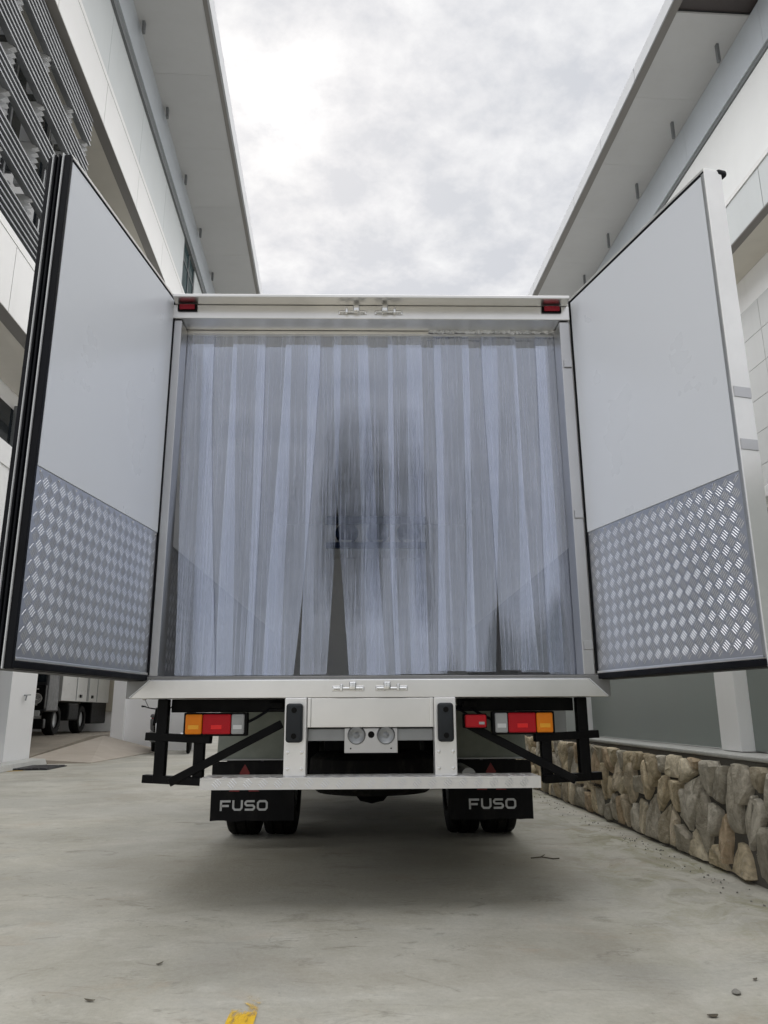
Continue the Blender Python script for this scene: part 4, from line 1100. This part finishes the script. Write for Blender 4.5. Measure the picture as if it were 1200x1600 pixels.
# ================================================================== MOTORCYCLES by the white wall
def motorcycle(x, y, rot, label, tail):
    m = thing('motorcycle', label, 'motorcycle', (x, y, 0), rot, 'motorcycles parked by the white wall')
    def q(mb, name, mat, parent=None, bevel=0.0, smooth=False): return mb.build(name, mat, parent or m, bevel, smooth)
    for yy_ in (-0.62, 0.62):
        w = q(MB().lathe([(0.2, -.03), (.22, -.045), (.27, -.04), (.29, 0), (.27, .04), (.22, .045), (.2, .03)], (0, yy_, 0.288), 'x', 32, True), 'wheel', M_TYRE, smooth=True)
        r_ = MB().lathe([(.19, -.02), (.205, -.02), (.205, .02), (.19, .02)], (0, yy_, 0.288), 'x', 24, True)
        for k in range(6):
            a = k * math.pi / 3
            r_.bar((0, yy_, .288), (0, yy_ + .2 * math.cos(a), .288 + .2 * math.sin(a)), .02, .02)
        q(r_, 'rim', M_CHROME, w)
    for sx in (-.07, .07): q(MB().tube((sx, -.62, .3), (sx * 1.1, -.40, .9), .02, 10), 'fork', M_CHROME, smooth=True)
    q(MB().path([(-.36, -.30, 1.04), (-.2, -.36, 1.0), (0, -.40, .97), (.2, -.36, 1.0), (.36, -.30, 1.04)], .014), 'handlebar', M_BLACK, smooth=True)
    for sx in (-1, 1):
        q(MB().tube((sx * .30, -.315, 1.03), (sx * .40, -.28, 1.05), .02, 10), 'grip', M_RUBBER, smooth=True)
        q(MB().bar((sx * .26, -.36, 1.03), (sx * .40, -.38, 1.02), .008, .012), 'lever', M_CHROME)
        mi = q(MB().tube((sx * .24, -.34, 1.0), (sx * .34, -.3, 1.2), .007, 8), 'mirror', M_BLACK)
        q(MB().lathe([(0.0, .01), (.05, .01), (.055, 0), (.04, -.02), (0, -.025)], (sx * .35, -.3, 1.23), 'y', 16), 'mirror_head', M_CHROME, mi, smooth=True)
    q(MB().hull([(-.16, -.5, .62), (.16, -.5, .62), (.13, -.36, .6), (-.13, -.36, .6)], [(-.1, -.52, 1.0), (.1, -.52, 1.0), (.1, -.36, 1.02), (-.1, -.36, 1.02)]), 'front_cowl', M_BLACK, bevel=.03)
    q(MB().lathe([(.07, 0), (.065, -.02), (0, -.03)], (0, -.52, .9), 'y', 20), 'headlamp', M_CLEAR, smooth=True)
    q(MB().hull([(-.05, -.8, .56), (.05, -.8, .56), (.05, -.45, .6), (-.05, -.45, .6)], [(-.03, -.78, .6), (.03, -.78, .6), (.03, -.5, .63), (-.03, -.5, .63)]), 'mudguard', M_BLACK, bevel=.01)
    q(MB().hull([(-.1, -.34, .45), (.1, -.34, .45), (.12, .45, .5), (-.12, .45, .5)], [(-.1, -.3, .78), (.1, -.3, .78), (.12, .6, .76), (-.12, .6, .76)]), 'body', M_BLACK, bevel=.03)
    q(MB().hull([(-.1, -.25, .77), (.1, -.25, .77), (.12, .7, .8), (-.12, .7, .8)], [(-.08, -.2, .83), (.08, -.2, .83), (.1, .68, .87), (-.1, .68, .87)]), 'seat', M_RUBBER, bevel=.02)
    q(MB().box(-.14, .14, -.1, .25, .25, .5), 'engine', M_HINGE, bevel=.03)
    q(MB().tube((.14, .1, .3), (.16, .75, .42), .045, 12), 'exhaust', M_CHROME, smooth=True)
    q(MB().box(-.08, .08, .7, .76, .74, .84), 'tail_lamp', M_RED, bevel=.015)
    return m
cs, sn = math.cos(PHI), math.sin(PHI)
def B(u, v): return (u * cs - v * sn, u * sn + v * cs)
bx_, by_ = B(-4.05, 18.6)
motorcycle(bx_, by_, 0.35, 'black motorcycle facing the camera at the white wall, left of the truck guard post', 0)
bx_, by_ = B(-3.35, 18.9)
motorcycle(bx_, by_, math.pi + 0.2, 'motorcycle showing its red tail lamp beside the left tail light', 1)

# ================================================================== SMALL LITTER ON THE GROUND
M_LEAF = paint('dry_leaf', (0.09, 0.075, 0.05), 0.7, vary=0.3, scale=40)
M_TWIG = paint('dry_twig', (0.10, 0.085, 0.06), 0.8, vary=0.3, scale=40)
M_PEB = paint('grey_chip', (0.25, 0.24, 0.215), 0.8, vary=0.3, scale=30)
def leaf(x, y, l_, w_, rot, label, mat=M_LEAF):
    V_, F_ = [], []
    n = 8
    for i in range(n + 1):
        t_ = i / n
        hw = w_ * math.sin(math.pi * min(0.98, max(0.02, t_))) ** 0.7 / 2
        lift = 0.003 * (t_ - 0.5) ** 2 * 4 + 0.001
        for s_ in (-1, 0, 1): V_.append(((t_ - .5) * l_, s_ * hw, lift + (0.0012 if s_ else 0)))
    for i in range(n):
        for j in range(2):
            a = i * 3 + j
            F_.append((a, a + 1, a + 4, a + 3))
    o = MB().add(V_, F_).build('leaf', mat, None, smooth=True, loc=(x, y, 0.002), rotz=rot)
    o.modifiers.new('thick', 'SOLIDIFY').thickness = 0.0012
    tag(o, label, 'leaf', 'litter on the concrete')
leaf(1.02, 2.55, 0.035, 0.022, 0.1, 'small flat dark leaf at the lower right corner of the concrete')
leaf(1.30, 2.86, 0.022, 0.012, 0.5, 'tiny black leaf near the foot of the stone wall')
leaf(1.18, 2.74, 0.05, 0.028, 1.2, 'grey curled leaf between the two darker leaves on the right', M_PEB)
leaf(-0.885, 2.74, 0.04, 0.012, -0.3, 'narrow dark leaf on the concrete at the lower left')
leaf(-0.76, 3.10, 0.035, 0.010, 1.0, 'thin brown leaf standing on edge left of the yellow line')
tw = MB().path([(1.0, 5.08, 0.006), (1.07, 5.10, 0.008), (1.13, 5.05, 0.006), (1.17, 5.06, 0.006)], 0.004, 6).bar((1.06, 5.10, 0.007), (1.10, 5.15, 0.012), .004, .004).build('twig', M_TWIG)
tag(tw, 'forked dry twig on the concrete right of the truck', 'twig')

# ================================================================== TREE behind the photographer (it shows mirrored in the strips)
tr_ = thing('tree', 'dark round topped tree standing in the open yard behind the camera', 'tree', (-0.1, -10.0, 0))
M_BARK = paint('bark', (0.09, 0.07, 0.05), 0.9, vary=0.3, scale=8)
M_FOL = paint('dark_foliage', (0.11, 0.135, 0.12), 0.6, vary=0.4, scale=2)
tk = MB().tube((0, 0, 0), (0.05, 0, 4.2), 0.16, 12, 0.10).tube((0.05, 0, 4.2), (0, 0, 7.6), 0.10, 10, 0.02)
rt_ = random.Random(9)
def crown_r(z):
    t_ = (z - 3.0) / 5.2
    return 2.0 * max(0.02, (1 - t_ ** 1.7)) * min(1, 0.12 + 1.5 * t_)
for k in range(22):
    z = 3.4 + k * 0.18
    a = k * 2.4
    r_ = crown_r(z + 0.5) * 0.8
    tk.tube((0.03, 0, z), (r_ * math.cos(a), r_ * math.sin(a), z + 0.5), 0.035, 6, 0.01)
tk.build('trunk', M_BARK, tr_, smooth=True)
cr = MB()
for k in range(5600):
    z = 3.0 + 5.2 * rt_.random() ** 0.9
    a = rt_.uniform(0, 6.283); r_ = crown_r(z) * (0.85 + 0.2 * math.sin(3 * a + 4 * z)) * math.sqrt(rt_.uniform(0.1, 1))
    c_ = Vector((r_ * math.cos(a), r_ * math.sin(a), z))
    u = Vector((rt_.uniform(-1, 1), rt_.uniform(-1, 1), rt_.uniform(-1, .4))).normalized()
    v = u.cross(Vector((rt_.uniform(-1, 1), rt_.uniform(-1, 1), rt_.uniform(-1, 1)))).normalized()
    l_ = rt_.uniform(0.07, 0.15)
    cr.add([c_ - u * l_, c_ + v * l_ * .4, c_ + u * l_, c_ - v * l_ * .4], [(0, 1, 2, 3)])
cr.build('crown', M_FOL, tr_)

# loose grit along the foot of the stone wall and thinly over the yard
gt = MB()
rg = random.Random(4)
for k in range(220):
    if k < 220:
        y = rg.uniform(2.2, 9.5); x = 2.0 - 0.012 * y - abs(rg.gauss(0, 0.09)) - 0.02
    else:
        x = rg.uniform(-2.6, 1.9); y = rg.uniform(2.2, 7)
    r_ = rg.uniform(0.002, 0.006) * (1.3 if k < 380 else 0.8)
    p = [(x + r_ * rg.uniform(.6, 1.3) * math.cos(i * 1.571 + .5), y + r_ * rg.uniform(.6, 1.3) * math.sin(i * 1.571 + .5), 0.0015) for i in range(4)]
    q = [(a_ * .6 + x * .4, b_ * .6 + y * .4, 0.0015 + r_ * .9) for a_, b_, c_ in p]
    gt.hull(p, q)
tag(gt.build('grit', M_PEB), 'fine loose grit along the foot of the stone wall', kind='stuff')
